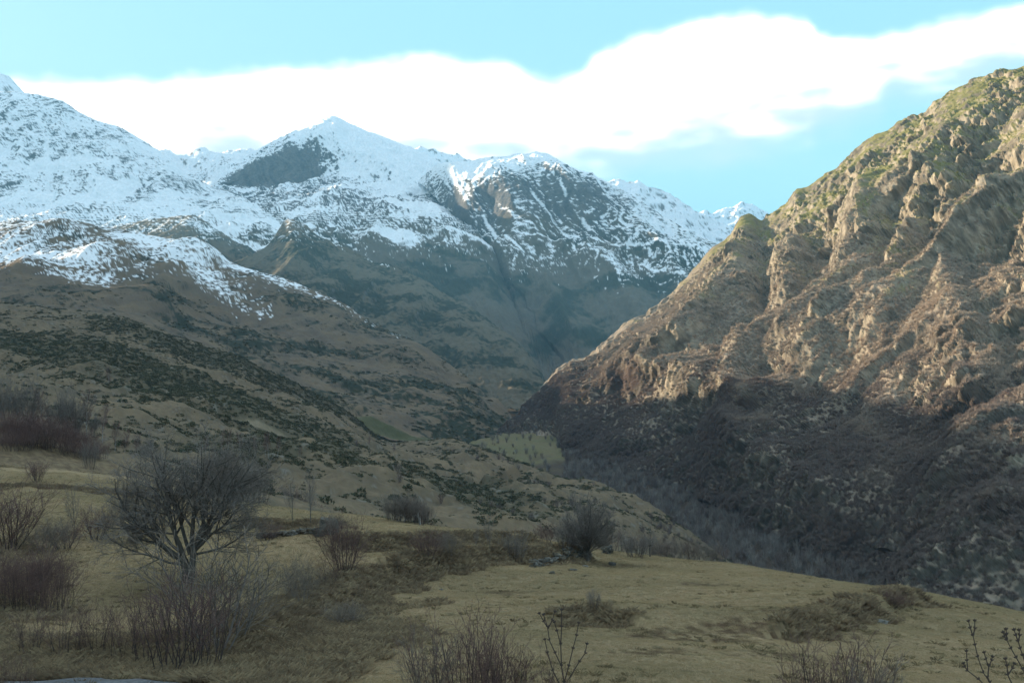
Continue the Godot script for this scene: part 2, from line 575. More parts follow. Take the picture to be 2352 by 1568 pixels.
		"slope":
			var a := fbm.get_noise_2d(q.x / 70.0, q.z / 90.0)
			var b := fbm.get_noise_2d(q.x / 6.0, q.z / 8.0)
			var e := fbm.get_noise_2d(q.x / 25.0, q.z / 30.0)
			c = mix3(Color(0.188, 0.14, 0.09), Color(0.112, 0.089, 0.061), 0.45 + e * 0.8 + b * 0.5)
			c = mix3(c, Color(0.085, 0.075, 0.05), ss(0.1, 0.6, mark + a * 0.6 + b * 0.4) * 0.75)
			c = mix3(c, Color(0.19, 0.17, 0.145), ss(0.45, 0.58, b + e * 0.4) * 0.7)
			c = mix3(c, Color(0.21, 0.17, 0.115), ss(0.55, 0.9, gully + b * 0.3))
			return c
		"valley":
			var e := fbm.get_noise_2d(q.x / 50.0, q.z / 50.0)
			c = mix3(Color(0.145, 0.132, 0.07), Color(0.17, 0.14, 0.08), 0.5 + e)
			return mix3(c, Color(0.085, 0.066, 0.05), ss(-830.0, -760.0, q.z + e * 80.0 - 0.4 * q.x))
	var w := fbm.get_noise_2d(q.x / 60.0, q.z / 60.0)
	return mix3(HAY, HEATH, 0.4 + w)


func mountain_list() -> Array:
	return [
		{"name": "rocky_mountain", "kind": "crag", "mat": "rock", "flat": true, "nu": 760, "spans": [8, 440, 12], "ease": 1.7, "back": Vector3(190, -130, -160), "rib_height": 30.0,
			"rows": [
				[[1146, 985, 1040], [1184, 951, 1045], [1204, 921, 1050], [1234, 897, 1055], [1261, 867, 1059], [1307, 827, 1065], [1337, 821, 1070], [1401, 774, 1079], [1434, 741, 1083], [1504, 704, 1093], [1568, 642, 1103], [1601, 606, 1107], [1635, 569, 1112], [1675, 539, 1118], [1691, 512, 1120], [1703, 494, 1122], [1725, 491, 1125], [1748, 504, 1128], [1761, 494, 1130], [1775, 486, 1125], [1811, 456, 1113], [1828, 434, 1107], [1851, 427, 1100], [1885, 406, 1088], [1935, 369, 1071], [1968, 342, 1060], [2001, 312, 1049], [2035, 299, 1037], [2068, 279, 1026], [2118, 259, 1009], [2151, 236, 998], [2185, 209, 987], [2221, 186, 974], [2261, 171, 961], [2285, 164, 953], [2352, 147, 930], [2500, 70, 880], [2750, -40, 795], [3000, -80, 711]],
				[[1140, 1000, 1036], [1200, 992, 1005], [1270, 1002, 930], [1292, 1070, 830], [1330, 1098, 770], [1400, 1130, 700], [1550, 1190, 600], [1700, 1262, 520], [1880, 1350, 450], [2060, 1430, 390], [2300, 1530, 330], [2600, 1650, 290], [3000, 1800, 265]],
				[[1100, 1040, 1020], [1270, 1070, 890], [1400, 1200, 660], [1550, 1270, 560], [1700, 1360, 480], [1880, 1450, 410], [2060, 1540, 355], [2300, 1650, 300], [3000, 2000, 240]]],
			"ribs": [
				[55, [[1712, 500], [1690, 600], [1650, 700], [1590, 770], [1500, 830]]],
				[45, [[1790, 590], [1830, 650], [1800, 760], [1720, 840], [1650, 900]]],
				[60, [[1990, 450], [1985, 560], [1960, 640], [1900, 700], [1830, 790]]],
				[55, [[2105, 455], [2100, 540], [2040, 640], [1980, 700], [1900, 800]]],
				[60, [[2280, 480], [2200, 560], [2130, 640], [2060, 700]]],
				[45, [[2170, 600], [2185, 680], [2240, 760], [2255, 860]]],
				[60, [[2150, 240], [2170, 320], [2120, 400], [2060, 440]]],
				[50, [[2352, 930], [2310, 1000], [2270, 1050], [2200, 1120]]],
				[40, [[1500, 850], [1600, 880], [1690, 900], [1760, 960]]],
				[50, [[1950, 1180], [1850, 1120], [1760, 1060], [1700, 1000]]],
				[50, [[2300, 1230], [2200, 1330], [2150, 1400]]]],
			"gullies": [
				[55, [[1760, 520], [1760, 600], [1740, 680], [1690, 740]]],
				[50, [[1880, 500], [1890, 560], [1870, 640], [1800, 720]]],
				[50, [[2060, 480], [2050, 560], [2000, 640]]],
				[60, [[2230, 600], [2250, 700], [2300, 800], [2340, 880]]],
				[45, [[2130, 480], [2150, 560], [2120, 600]]],
				[50, [[2240, 300], [2260, 380], [2240, 430]]],
				[50, [[1560, 850], [1500, 880], [1440, 900]]]]},
		{"name": "snowy_peak", "kind": "snow", "mat": "far", "nu": 560, "spans": [4, 60, 70, 60, 90], "back": Vector3(0, -300, -500), "rib_height": 30.0,
			"rows": [
				[[420, 420, 4700], [500, 375, 4750], [560, 352, 4800], [573, 341, 4810], [587, 346, 4815], [617, 331, 4830], [650, 319, 4840], [683, 302, 4850], [717, 289, 4860], [740, 274, 4868], [757, 268, 4870], [772, 270, 4866], [784, 276, 4860], [817, 292, 4840], [867, 312, 4800], [917, 332, 4750], [961, 348, 4700], [1011, 374, 4640], [1060, 400, 4550], [1120, 450, 4400], [1180, 520, 4200], [1240, 600, 4000]],
				[[420, 450, 4400], [527, 428, 4330], [560, 392, 4390], [600, 372, 4420], [650, 345, 4450], [700, 322, 4480], [757, 320, 4500], [820, 350, 4470], [900, 385, 4400], [1000, 430, 4250], [1060, 480, 4100], [1120, 550, 3900], [1180, 620, 3700], [1240, 700, 3500]],
				[[420, 490, 3900], [527, 456, 4240], [560, 452, 4270], [600, 446, 4280], [650, 434, 4290], [700, 424, 4290], [760, 416, 4280], [850, 432, 4200], [950, 470, 4050], [1050, 505, 3900], [1120, 570, 3700], [1180, 660, 3500], [1240, 740, 3300]],
				[[420, 512, 3500], [600, 500, 3500], [700, 495, 3450], [800, 495, 3420], [900, 502, 3400], [1000, 524, 3390], [1080, 565, 3380], [1130, 615, 3280], [1180, 690, 3130], [1240, 780, 3000]],
				[[420, 620, 2800], [700, 650, 2750], [900, 730, 2600], [1050, 810, 2450], [1180, 870, 2300], [1240, 910, 2200]]],
			"ribs": [[120, [[1000, 525], [1045, 548], [1120, 600], [1180, 640], [1260, 700]]], [130, [[860, 370], [900, 420], [960, 470], [1040, 520]]], [120, [[600, 400], [560, 430], [540, 450]]]],
			"gullies": [[75, [[540, 425], [580, 405], [620, 393], [660, 372], [700, 345]]], [75, [[590, 420], [640, 405], [690, 385], [714, 360]]], [60, [[640, 425], [690, 410], [720, 400]]]],
			"marks": [[13, [[770, 530], [840, 536], [900, 540], [980, 545], [1045, 548], [1110, 556], [1150, 558]]]]},
		{"name": "snowy_mountain", "kind": "snow_second", "mat": "far", "nu": 460, "spans": [4, 70, 90, 110, 20], "back": Vector3(0, -260, -420), "rib_height": 34.0,
			"rows": [
				[[960, 420, 4150], [985, 395, 4050], [1004, 380, 4000], [1040, 376, 3950], [1077, 372, 3900], [1134, 363, 3850], [1165, 361, 3835], [1184, 358, 3820], [1210, 357, 3810], [1234, 353, 3800], [1252, 356, 3790], [1267, 363, 3780], [1317, 388, 3740], [1367, 408, 3700], [1417, 433, 3660], [1467, 458, 3620], [1517, 495, 3560], [1568, 525, 3500], [1640, 558, 3440], [1720, 600, 3350], [1800, 660, 3250]],
				[[1010, 475, 3920], [1050, 450, 3780], [1134, 432, 3650], [1234, 430, 3600], [1367, 460, 3550], [1500, 530, 3450], [1640, 605, 3300], [1800, 720, 3100]],
				[[1100, 585, 3560], [1130, 555, 3470], [1200, 555, 3420], [1300, 563, 3380], [1400, 572, 3330], [1500, 580, 3280], [1600, 590, 3230], [1700, 640, 3100], [1800, 740, 3000]],
				[[1150, 780, 3200], [1190, 740, 2900], [1260, 820, 2650], [1330, 880, 2450], [1450, 840, 2500], [1600, 800, 2600], [1800, 820, 2650]],
				[[1150, 930, 2500], [1260, 960, 2100], [1330, 970, 2000], [1450, 960, 2000], [1800, 940, 2100]]],
			"ribs": [[110, [[1160, 570], [1230, 640], [1300, 730], [1330, 800]]], [100, [[1340, 575], [1400, 640], [1450, 720], [1500, 790]]], [100, [[1110, 420], [1170, 480], [1180, 540]]], [110, [[1300, 420], [1360, 480], [1460, 540], [1560, 585]]]],
			"gullies": [[90, [[1240, 600], [1300, 660], [1380, 760]]], [80, [[1130, 470], [1120, 520], [1140, 560]]], [90, [[1450, 600], [1520, 680], [1560, 760]]]],
			"marks": [[13, [[1110, 556], [1180, 560], [1260, 562], [1340, 570], [1440, 575], [1540, 584], [1640, 594]]], [11, [[1222, 450], [1262, 505], [1300, 550], [1322, 568]]], [11, [[1340, 520], [1360, 545], [1400, 570]]], [16, [[1010, 385], [1045, 420], [1080, 455]]], [14, [[1110, 500], [1130, 530], [1150, 558], [1200, 600]]], [10, [[1290, 440], [1300, 470]]]]},
		{"name": "left_snow_mountain", "kind": "snow_left", "mat": "far", "nu": 480, "spans": [4, 90, 80, 60], "back": Vector3(-100, -260, -420), "rib_height": 24.0,
			"rows": [
				[[-400, 190, 4200], [-200, 195, 4200], [0, 212, 4200], [53, 216, 4200], [110, 224, 4190], [147, 236, 4180], [182, 259, 4170], [233, 282, 4150], [283, 299, 4130], [333, 329, 4110], [370, 352, 4090], [397, 376, 4070], [433, 406, 4050], [483, 429, 4000], [527, 442, 3950], [577, 470, 3850], [640, 505, 3700], [700, 535, 3550]],
				[[-400, 350, 3800], [0, 350, 3800], [200, 370, 3750], [350, 420, 3650], [480, 465, 3550], [560, 488, 3450], [640, 522, 3350], [700, 560, 3300]],
				[[-400, 480, 3400], [0, 482, 3350], [150, 488, 3300], [300, 492, 3250], [420, 495, 3200], [520, 507, 3150], [600, 534, 3100], [700, 585, 3050]],
				[[-400, 560, 2800], [0, 555, 2750], [200, 565, 2700], [400, 590, 2650], [550, 640, 2600], [700, 700, 2500]]],
			"marks": [[26, [[108, 330], [108, 390], [112, 470]]], [26, [[165, 350], [155, 390], [150, 430]]]]},
		{"name": "far_left_peak", "kind": "far", "mat": "far", "nu": 90, "spans": [3, 50], "back": Vector3(0, -300, -500),
			"rows": [[[-300, 110, 5500], [-100, 132, 5500], [0, 172, 5500], [33, 192, 5500], [53, 214, 5480], [100, 270, 5450], [180, 330, 5400]], [[-300, 330, 5000], [0, 330, 5000], [180, 430, 5000]]]},
		{"name": "snow_basin", "kind": "far", "mat": "far", "nu": 150, "spans": [3, 30, 40], "back": Vector3(0, -300, -500),
			"rows": [[[300, 400, 5600], [370, 353, 5600], [417, 364, 5600], [443, 352, 5600], [467, 346, 5600], [490, 357, 5600], [533, 354, 5600], [570, 350, 5600], [640, 362, 5600]], [[300, 430, 5200], [450, 405, 5200], [530, 405, 5150], [640, 430, 5100]], [[300, 480, 4800], [480, 455, 4800], [640, 470, 4800]]]},
		{"name": "far_snow_ridge", "kind": "far", "mat": "far", "nu": 90, "spans": [3, 40], "back": Vector3(0, -300, -500),
			"rows": [[[920, 370, 6500], [961, 343, 6500], [991, 345, 6500], [1034, 353, 6500], [1077, 372, 6480], [1130, 410, 6450]], [[920, 460, 6000], [1130, 480, 6000]]]},
		{"name": "far_snow_ridge", "kind": "far", "mat": "far", "nu": 130, "spans": [3, 50], "back": Vector3(0, -300, -500),
			"rows": [[[1360, 440, 5700], [1397, 420, 5700], [1434, 422, 5700], [1477, 428, 5680], [1517, 445, 5650], [1551, 458, 5620], [1568, 469, 5600], [1611, 496, 5560], [1635, 509, 5540], [1678, 522, 5500], [1740, 560, 5450]], [[1360, 540, 5000], [1740, 640, 5000]]]},
		{"name": "far_white_peak", "kind": "far", "mat": "far", "nu": 120, "spans": [3, 50], "back": Vector3(0, -300, -600),
			"rows": [[[1560, 520, 8500], [1608, 489, 8500], [1618, 486, 8500], [1635, 493, 8500], [1661, 482, 8500], [1685, 476, 8500], [1705, 467, 8500], [1716, 471, 8500], [1728, 470, 8500], [1745, 481, 8500], [1761, 492, 8500], [1830, 530, 8500]], [[1560, 600, 7800], [1830, 620, 7800]]]},
		{"name": "knob_spur", "kind": "spur", "mat": "far", "nu": 160, "spans": [4, 90], "back": Vector3(0, -160, -200),
			"rows": [[[230, 530, 2900], [293, 516, 2890], [367, 502, 2870], [417, 496, 2850], [450, 498, 2830], [483, 516, 2800], [533, 552, 2750], [563, 565, 2720], [620, 605, 2680]], [[230, 640, 2300], [400, 650, 2300], [620, 680, 2300]]]},
		{"name": "pointed_spur", "kind": "spur", "mat": "far", "nu": 360, "spans": [4, 200], "back": Vector3(60, -170, -180), "rib_height": 12.0,
			"rows": [[[480, 625, 2230], [573, 588, 2320], [617, 560, 2430], [640, 530, 2530], [653, 512, 2600], [663, 504, 2620], [676, 508, 2610], [700, 519, 2600], [733, 536, 2580], [784, 560, 2550], [834, 588, 2500], [917, 615, 2420], [971, 645, 2370], [1017, 672, 2320], [1067, 700, 2260], [1117, 735, 2180], [1184, 787, 2060], [1217, 821, 1980], [1250, 870, 1880], [1290, 915, 1800]], [[480, 720, 1950], [700, 780, 1900], [900, 860, 1800], [1100, 930, 1600], [1200, 950, 1500], [1290, 965, 1450]]],
			"ribs": [[60, [[668, 520], [668, 560], [690, 620], [720, 680], [760, 720]]]],
			"gullies": [[16, [[740, 540], [800, 575], [850, 595], [930, 628]]]],
			"marks": [[24, [[659, 508], [664, 522]]]]},
		{"name": "brown_hill", "kind": "brown", "mat": "hill", "nu": 600, "spans": [4, 110, 170], "back": Vector3(40, -130, -200), "rib_height": 22.0, "gully_depth": 3.0,
			"ribs": [[60, [[372, 686], [335, 706]]], [55, [[398, 636], [372, 658]]], [65, [[262, 588], [205, 612]]], [65, [[440, 575], [400, 602]]], [75, [[130, 540], [60, 562]]], [70, [[60, 640], [20, 660]]]],
			"rows": [
				[[-600, 590, 2000], [-300, 540, 1850], [0, 508, 1750], [67, 507, 1740], [167, 512, 1720], [267, 526, 1700], [333, 536, 1690], [433, 552, 1670], [467, 562, 1660], [500, 579, 1650], [533, 600, 1640], [600, 622, 1610], [667, 642, 1580], [733, 669, 1550], [784, 692, 1520], [851, 734, 1490], [917, 764, 1450], [984, 804, 1400], [1034, 837, 1360], [1084, 871, 1320], [1117, 901, 1290], [1147, 917, 1270], [1180, 960, 1240], [1230, 1000, 1220]],
				[[-600, 730, 1500], [-200, 655, 1440], [0, 632, 1430], [150, 622, 1420], [300, 640, 1390], [450, 700, 1350], [560, 760, 1300], [700, 800, 1260], [850, 850, 1220], [1000, 900, 1170], [1080, 930, 1140], [1130, 960, 1120], [1230, 1010, 1110]],
				[[-600, 790, 960], [0, 745, 950], [150, 760, 940], [300, 790, 930], [450, 840, 920], [600, 900, 900], [784, 965, 870], [900, 1010, 850], [1000, 1030, 850], [1060, 1035, 900], [1120, 1030, 980], [1230, 1040, 1050]]],
			"gullies": [[60, [[330, 545], [380, 570], [430, 610], [480, 650], [540, 690], [600, 720]]], [36, [[520, 595], [600, 625], [660, 645], [740, 675], [800, 702], [880, 750], [910, 765]]], [60, [[0, 590], [80, 600], [160, 620], [230, 655]]]],
			"marks": [[26, [[800, 978], [850, 985], [900, 998], [960, 1010], [990, 1014]]]]},
		{"name": "valley_floor", "kind": "valley", "mat": "hill", "nu": 120, "spans": [2, 20, 20, 20, 20, 20], "back": Vector3(0, -5, -100),
			"rows": [[[1060, 985, 1280], [1270, 975, 1200]], [[1040, 1008, 1030], [1290, 985, 1010]], [[1060, 1035, 900], [1340, 1015, 870]], [[1180, 1080, 760], [1490, 1070, 730]], [[1400, 1185, 560], [1790, 1240, 500]], [[1700, 1440, 380], [2250, 1440, 350]]]},
		{"name": "juniper_slope", "kind": "slope", "mat": "hill", "nu": 640, "spans": [4, 160, 150], "ease": 1.3, "back": Vector3(20, -60, -120), "rib_height": 6.0,
			"rows": [
				[[-500, 640, 1000], [-200, 676, 960], [0, 694, 920], [67, 702, 910], [150, 710, 900], [267, 725, 890], [317, 739, 885], [400, 769, 875], [467, 792, 868], [547, 819, 860], [600, 849, 850], [650, 869, 845], [700, 892, 838], [784, 938, 825], [840, 985, 815], [884, 1015, 805], [951, 1017, 790], [1037, 1014, 770], [1084, 1024, 745], [1151, 1051, 700], [1201, 1067, 665], [1251, 1087, 630], [1317, 1107, 585], [1367, 1124, 555], [1434, 1151, 515], [1484, 1174, 490], [1568, 1214, 455], [1640, 1262, 430], [1720, 1325, 415], [1800, 1400, 400]],
				[[-500, 830, 480], [0, 850, 470], [300, 880, 450], [500, 930, 430], [700, 1000, 420], [900, 1075, 400], [1100, 1125, 380], [1300, 1185, 350], [1450, 1240, 330], [1560, 1300, 320], [1640, 1360, 320], [1800, 1460, 320]],
				[[-500, 1030, 160], [0, 1060, 150], [200, 1085, 148], [500, 1150, 145], [700, 1215, 140], [1000, 1270, 140], [1240, 1310, 150], [1400, 1380, 160], [1600, 1480, 180], [1800, 1560, 200]]],
			"gullies": [[5, [[1030, 1120], [1090, 1105], [1150, 1098], [1215, 1096]]], [4, [[610, 895], [680, 905], [760, 915]]], [3, [[190, 1028], [240, 1036], [310, 1046]]], [18, [[575, 968], [600, 975], [625, 985]]]],
			"marks": [[72, [[-200, 770], [0, 790], [130, 805], [260, 830], [400, 860], [500, 915], [590, 970]]], [66, [[300, 750], [400, 795], [520, 840], [640, 880], [740, 925]]], [26, [[560, 1050], [680, 1070], [780, 1105]]], [30, [[1040, 1100], [1080, 1150], [1130, 1190]]]]},
		{"name": "left_ridge", "kind": "ridge", "mat": "hill", "nu": 120, "spans": [20, 60], "back": Vector3(-500, -250, -300), "world": true,
			"rows": [
				[Vector3(-1150, 90, -2000), Vector3(-835, 98, -1557), Vector3(-820, 168, -1250), Vector3(-808, 206, -1048), Vector3(-850, 215, -850), Vector3(-900, 225, -600), Vector3(-900, 230, -300), Vector3(-900, 235, 150)],
				[Vector3(-1050, 60, -1800), Vector3(-800, 60, -1400), Vector3(-700, 40, -1200), Vector3(-540, 0, -1000), Vector3(-430, -10, -800), Vector3(-330, -15, -600), Vector3(-220, -15, -380), Vector3(-200, 0, 150)]]}]


# ---- the near hillside: a thin plate through surveyed places, with banks and worn patches ----
var plate := PackedFloat32Array()
var mesh_lines := {}
const GX0 := -150.0
const GZ0 := -190.0
const GSTEP := 2.0
const GW := 151
const GH := 131
# [px, py, distance]
const SURVEY := [[1176, 1568, 26], [1176, 1480, 33], [1176, 1400, 44], [1176, 1345, 57], [1000, 1568, 26], [1000, 1420, 42], [1500, 1568, 27], [1500, 1450, 38], [1500, 1350, 56], [1500, 1296, 78], [1620, 1285, 82], [1900, 1568, 28], [1900, 1450, 40], [1900, 1362, 60], [1920, 1338, 69], [2060, 1366, 62], [2240, 1393, 56], [2352, 1430, 50], [2352, 1568, 30], [2352, 1490, 38], [2650, 1560, 42], [2800, 1640, 32],
	[0, 1568, 26], [300, 1545, 30], [200, 1430, 41], [430, 1335, 52], [250, 1255, 62], [0, 1350, 48], [0, 1250, 60], [0, 1150, 80], [100, 1112, 95], [260, 1105, 100], [0, 1065, 110], [0, 1000, 125], [-300, 1000, 120], [150, 1022, 130], [250, 1045, 135], [400, 1090, 125], [-400, 1200, 75], [-400, 1400, 45], [-300, 1568, 28],
	[600, 1290, 56], [700, 1242, 66], [850, 1232, 74], [1000, 1254, 74], [900, 1195, 95], [750, 1174, 102], [1000, 1210, 98], [1150, 1230, 98], [1250, 1240, 94], [1240, 1275, 80], [600, 1210, 84], [560, 1160, 104], [700, 1450, 38], [700, 1568, 26], [900, 1350, 56], [1380, 1285, 80]]
# places beyond the edges and round the camera: [x, y, z] from the eye
const SURVEY_AWAY := [[-3, -6.2, -14], [8, -6.4, -14], [-10, -6.4, -15], [22, -7.2, -15], [0, -3.4, -6], [10, -3.4, -5], [-10, -3.0, -6], [0, -1.62, 0], [12, -1.6, 1], [-12, -1.6, 1], [0, -1.5, 8], [0, 3, 30], [-40, -3, -6], [-50, 1, 20], [40, -8, -8], [45, -3, 20],
	[18, -27, -108], [36, -27, -98], [52, -25, -90], [60, -24, -72], [50, -22, -60], [80, -30, -60], [0, -30, -122], [-20, -26, -130], [-36, -24, -135], [-50, -21, -145], [-90, -13, -150], [10, -30, -120], [28, -36, -130], [70, -40, -130], [-110, -4, -90], [-120, 2, -40], [90, -24, -30], [0, -45, -180], [60, -60, -180], [-90, -20, -185]]
# [half width of the slope, drop, fade behind it, [[px, py, distance] ...]] from left to right
const BANKS := [
	[0.9, 1.15, 7.0, [[905, 1338, 58], [1000, 1322, 61], [1100, 1308, 65], [1200, 1294, 70], [1300, 1282, 75], [1340, 1282, 77]]],
	[0.8, 0.95, 6.0, [[800, 1288, 62], [880, 1282, 64], [1000, 1276, 68], [1120, 1262, 73], [1230, 1244, 82]]],
	[0.85, 0.8, 4.0, [[1810, 1470, 38.5], [1880, 1452, 40.5], [1960, 1425, 44.5], [2040, 1398, 51], [2100, 1386, 55]], 0.62],
	[0.75, 0.6, 2.5, [[1290, 1440, 39.5], [1350, 1425, 41], [1410, 1425, 41], [1440, 1432, 40]], 0.62],
	[1.0, 0.25, 6.0, [[-60, 1120, 90], [60, 1112, 92], [200, 1116, 92], [330, 1120, 92]]],
	[1.0, 0.6, 5.0, [[560, 1228, 72], [640, 1230, 72], [720, 1226, 72], [780, 1214, 76]]],
	[1.8, 0.7, 6.0, [[470, 1490, 33], [580, 1440, 37], [680, 1400, 42], [780, 1360, 49], [880, 1330, 56]]]]
const SOIL := [[1530, 1452, 0.9], [1492, 1466, 1.0], [1560, 1470, 0.8], [1500, 1500, 0.6], [1800, 1506, 1.0], [1660, 1444, 0.8], [1700, 1450, 0.9], [1690, 1470, 0.7], [1870, 1404, 1.5], [1910, 1396, 1.0], [1160, 1360, 1.1], [1640, 1345, 1.2], [1440, 1302, 1.6], [1380, 1300, 1.4], [360, 1370, 1.3], [480, 1350, 1.6], [120, 1116, 1.4]]
var bank_lines := []
var soil_spots := []


func solve(a: Array, b: PackedFloat64Array) -> PackedFloat64Array:
	var n := b.size()
	for c in n:
		var best := c
		for r in range(c + 1, n):
			if absf(a[r][c]) > absf(a[best][c]):
				best = r
		var row: PackedFloat64Array = a[best]
		a[best] = a[c]
		a[c] = row
		var t := b[best]
		b[best] = b[c]
		b[c] = t
		for r in range(c + 1, n):
			var low: PackedFloat64Array = a[r]
			var f := low[c] / row[c]
			if f == 0.0:
				continue
			for k in range(c, n):
				low[k] -= f * row[k]
			a[r] = low
			b[r] -= f * b[c]
	for c in range(n - 1, -1, -1):
		var row: PackedFloat64Array = a[c]
		var s := b[c]
		for k in range(c + 1, n):
			s -= row[k] * b[k]
		b[c] = s / row[c]
	return b


func bend(r2: float) -> float:
	return 0.5 * r2 * log(r2) if r2 > 1e-9 else 0.0


func survey() -> void:
	var xs := PackedFloat64Array()
	var zs := PackedFloat64Array()
	var hs := PackedFloat64Array()
	for s in SURVEY:
		var p := at(s[0], s[1], s[2]) - EYE
		xs.append(p.x)
		zs.append(p.z)
		hs.append(p.y)
	for s in SURVEY_AWAY:
		xs.append(s[0])
		zs.append(s[2])
		hs.append(s[1])
	var n := xs.size()
	var a := []
	for i in n + 3:
		var row := PackedFloat64Array()
		row.resize(n + 3)
		if i < n:
			for j in n:
				row[j] = bend((xs[i] - xs[j]) ** 2 + (zs[i] - zs[j]) ** 2) + (40.0 if i == j else 0.0)
			row[n] = 1.0
			row[n + 1] = xs[i]
			row[n + 2] = zs[i]
		else:
			for j in n:
				row[j] = [1.0, xs[j], zs[j]][i - n]
		a.append(row)
	hs.append_array([0.0, 0.0, 0.0])
	var w := solve(a, hs)
	plate.resize(GW * GH)
	for j in GH:
		for i in GW:
			var x := GX0 + i * GSTEP
			var z := GZ0 + j * GSTEP
			var h := w[n] + w[n + 1] * x + w[n + 2] * z
			for k in n:
				h += w[k] * bend((xs[k] - x) ** 2 + (zs[k] - z) ** 2)
			plate[j * GW + i] = h
	for b in BANKS:
		var pts := PackedVector2Array()
		var box := Rect2()
		for k in b[3].size():
			var p := at(b[3][k][0], b[3][k][1], b[3][k][2])
			pts.append(Vector2(p.x, p.z))
			box = Rect2(pts[0], Vector2.ZERO) if k == 0 else box.expand(pts[k])
		bank_lines.append([b[0], b[1], b[2], pts, box.grow(b[2] * 2.0 + 3.0), b[4] if b.size() > 4 else 1.0])
	for s in SOIL:
		var p := spot(s[0], s[1])
		soil_spots.append(Vector3(p.x, p.z, s[2]))


func plate_at(x: float, z: float) -> float:
	var fx := clampf((x - GX0) / GSTEP, 1.0, GW - 3.01)
	var fz := clampf((z - GZ0) / GSTEP, 1.0, GH - 3.01)
	var i := int(fx)
	var j := int(fz)
	var r := PackedFloat32Array([0, 0, 0, 0])
	for k in 4:
		var o := (j - 1 + k) * GW + i
		r[k] = cubic_interpolate(plate[o], plate[o + 1], plate[o - 1], plate[o + 2], fx - i)
	return cubic_interpolate(r[1], r[2], r[0], r[3], fz - j)


# (height added by banks, nearness to a bank)
func bank_at(x: float, z: float) -> Vector2:
	var add := 0.0
	var near := 0.0
	var p := Vector2(x, z)
	for b in bank_lines:
		var box: Rect2 = b[4]
		if not box.has_point(p):
			continue
		var pts: PackedVector2Array = b[3]
		var best := 1e9
		var side := 0.0
		var end := 1.0
		for k in pts.size() - 1:
			var ab := pts[k + 1] - pts[k]
			var t := (p - pts[k]).dot(ab) / ab.length_squared()
			var c := clampf(t, 0.0, 1.0)
			var d := p.distance_squared_to(pts[k] + ab * c)
			if d < best:
				best = d
				side = ab.x * (p.y - pts[k].y) - ab.y * (p.x - pts[k].x)
				var from_end := maxf(0.0, -t if k == 0 else 0.0) + maxf(0.0, t - 1.0 if k == pts.size() - 2 else 0.0)
				end = ss(3.0, 0.0, from_end * ab.length())
		var d := sqrt(best) * (-1.0 if side > 0.0 else 1.0)
		var wide: float = b[0]
		var rag := one.get_noise_2d(x * 0.4, z * 0.4) * 0.5
		var up := ss(-wide, wide * 0.6, d + rag) * exp(-maxf(d, 0.0) / float(b[2]))
		add += float(b[1]) * up * end
		near = maxf(near, ss(wide * 1.6, wide * 0.6, absf(d + wide * 0.3 + rag * 2.0)) * end * float(b[5]))
	return Vector2(add, near)


func rough_at(x: float, z: float, near: float) -> float:
	return fbm.get_noise_2d(x * 0.10, z * 0.10) * 0.32 + fbm.get_noise_2d(x * 0.6, z * 0.6) * lerpf(0.06, 0.17, near)


func ground(x: float, z: float) -> float:
	var b := bank_at(x, z)
	return plate_at(x, z) + b.x + rough_at(x, z, b.y)


func on_ground(x: float, z: float, sink := 0.03) -> Vector3:
	return Vector3(x, EYE.y + ground(x, z) - sink, z)


# the place on the near hillside that a traced point shows
func spot(px: float, py: float, sink := 0.03) -> Vector3:
	var d := 12.0
	while d < 170.0:
		var p := at(px, py, d)
		if p.y - EYE.y < ground(p.x, p.z):
			break
		d *= 1.006
	var p := at(px, py, d)
	return on_ground(p.x, p.z, sink)


# how wild the grass stands: banks, the rough corner on the left, edges
func wild_at(x: float, z: float, near: float) -> float:
	var px := 1176.0 - x / z * F if z < -4.0 else 1176.0
	var d := -z
	var m := near
	var q := fbm.get_noise_2d(x * 0.09 + 30.0, z * 0.09) * 4.0
	m = maxf(m, ss(42.0, 28.0, d + q * 2.0) * ss(-2.0, -8.0, x + q) * 0.75)
	m = maxf(m, ss(60.0, 46.0, d) * ss(5.5, 0.5, absf(x + 7.2 + q * 0.6)) * 0.75)
	m = maxf(m, ss(104.0, 112.0, d))
	m = maxf(m, ss(-0.36 * d, -0.52 * d, x + q) * ss(80.0, 55.0, d) * 0.65)
	if px < -2000.0:
		m = 0.5
	return clampf(m + 0.35 * fbm.get_noise_2d(x * 0.14 + 9.0, z * 0.14), 0.0, 1.0)


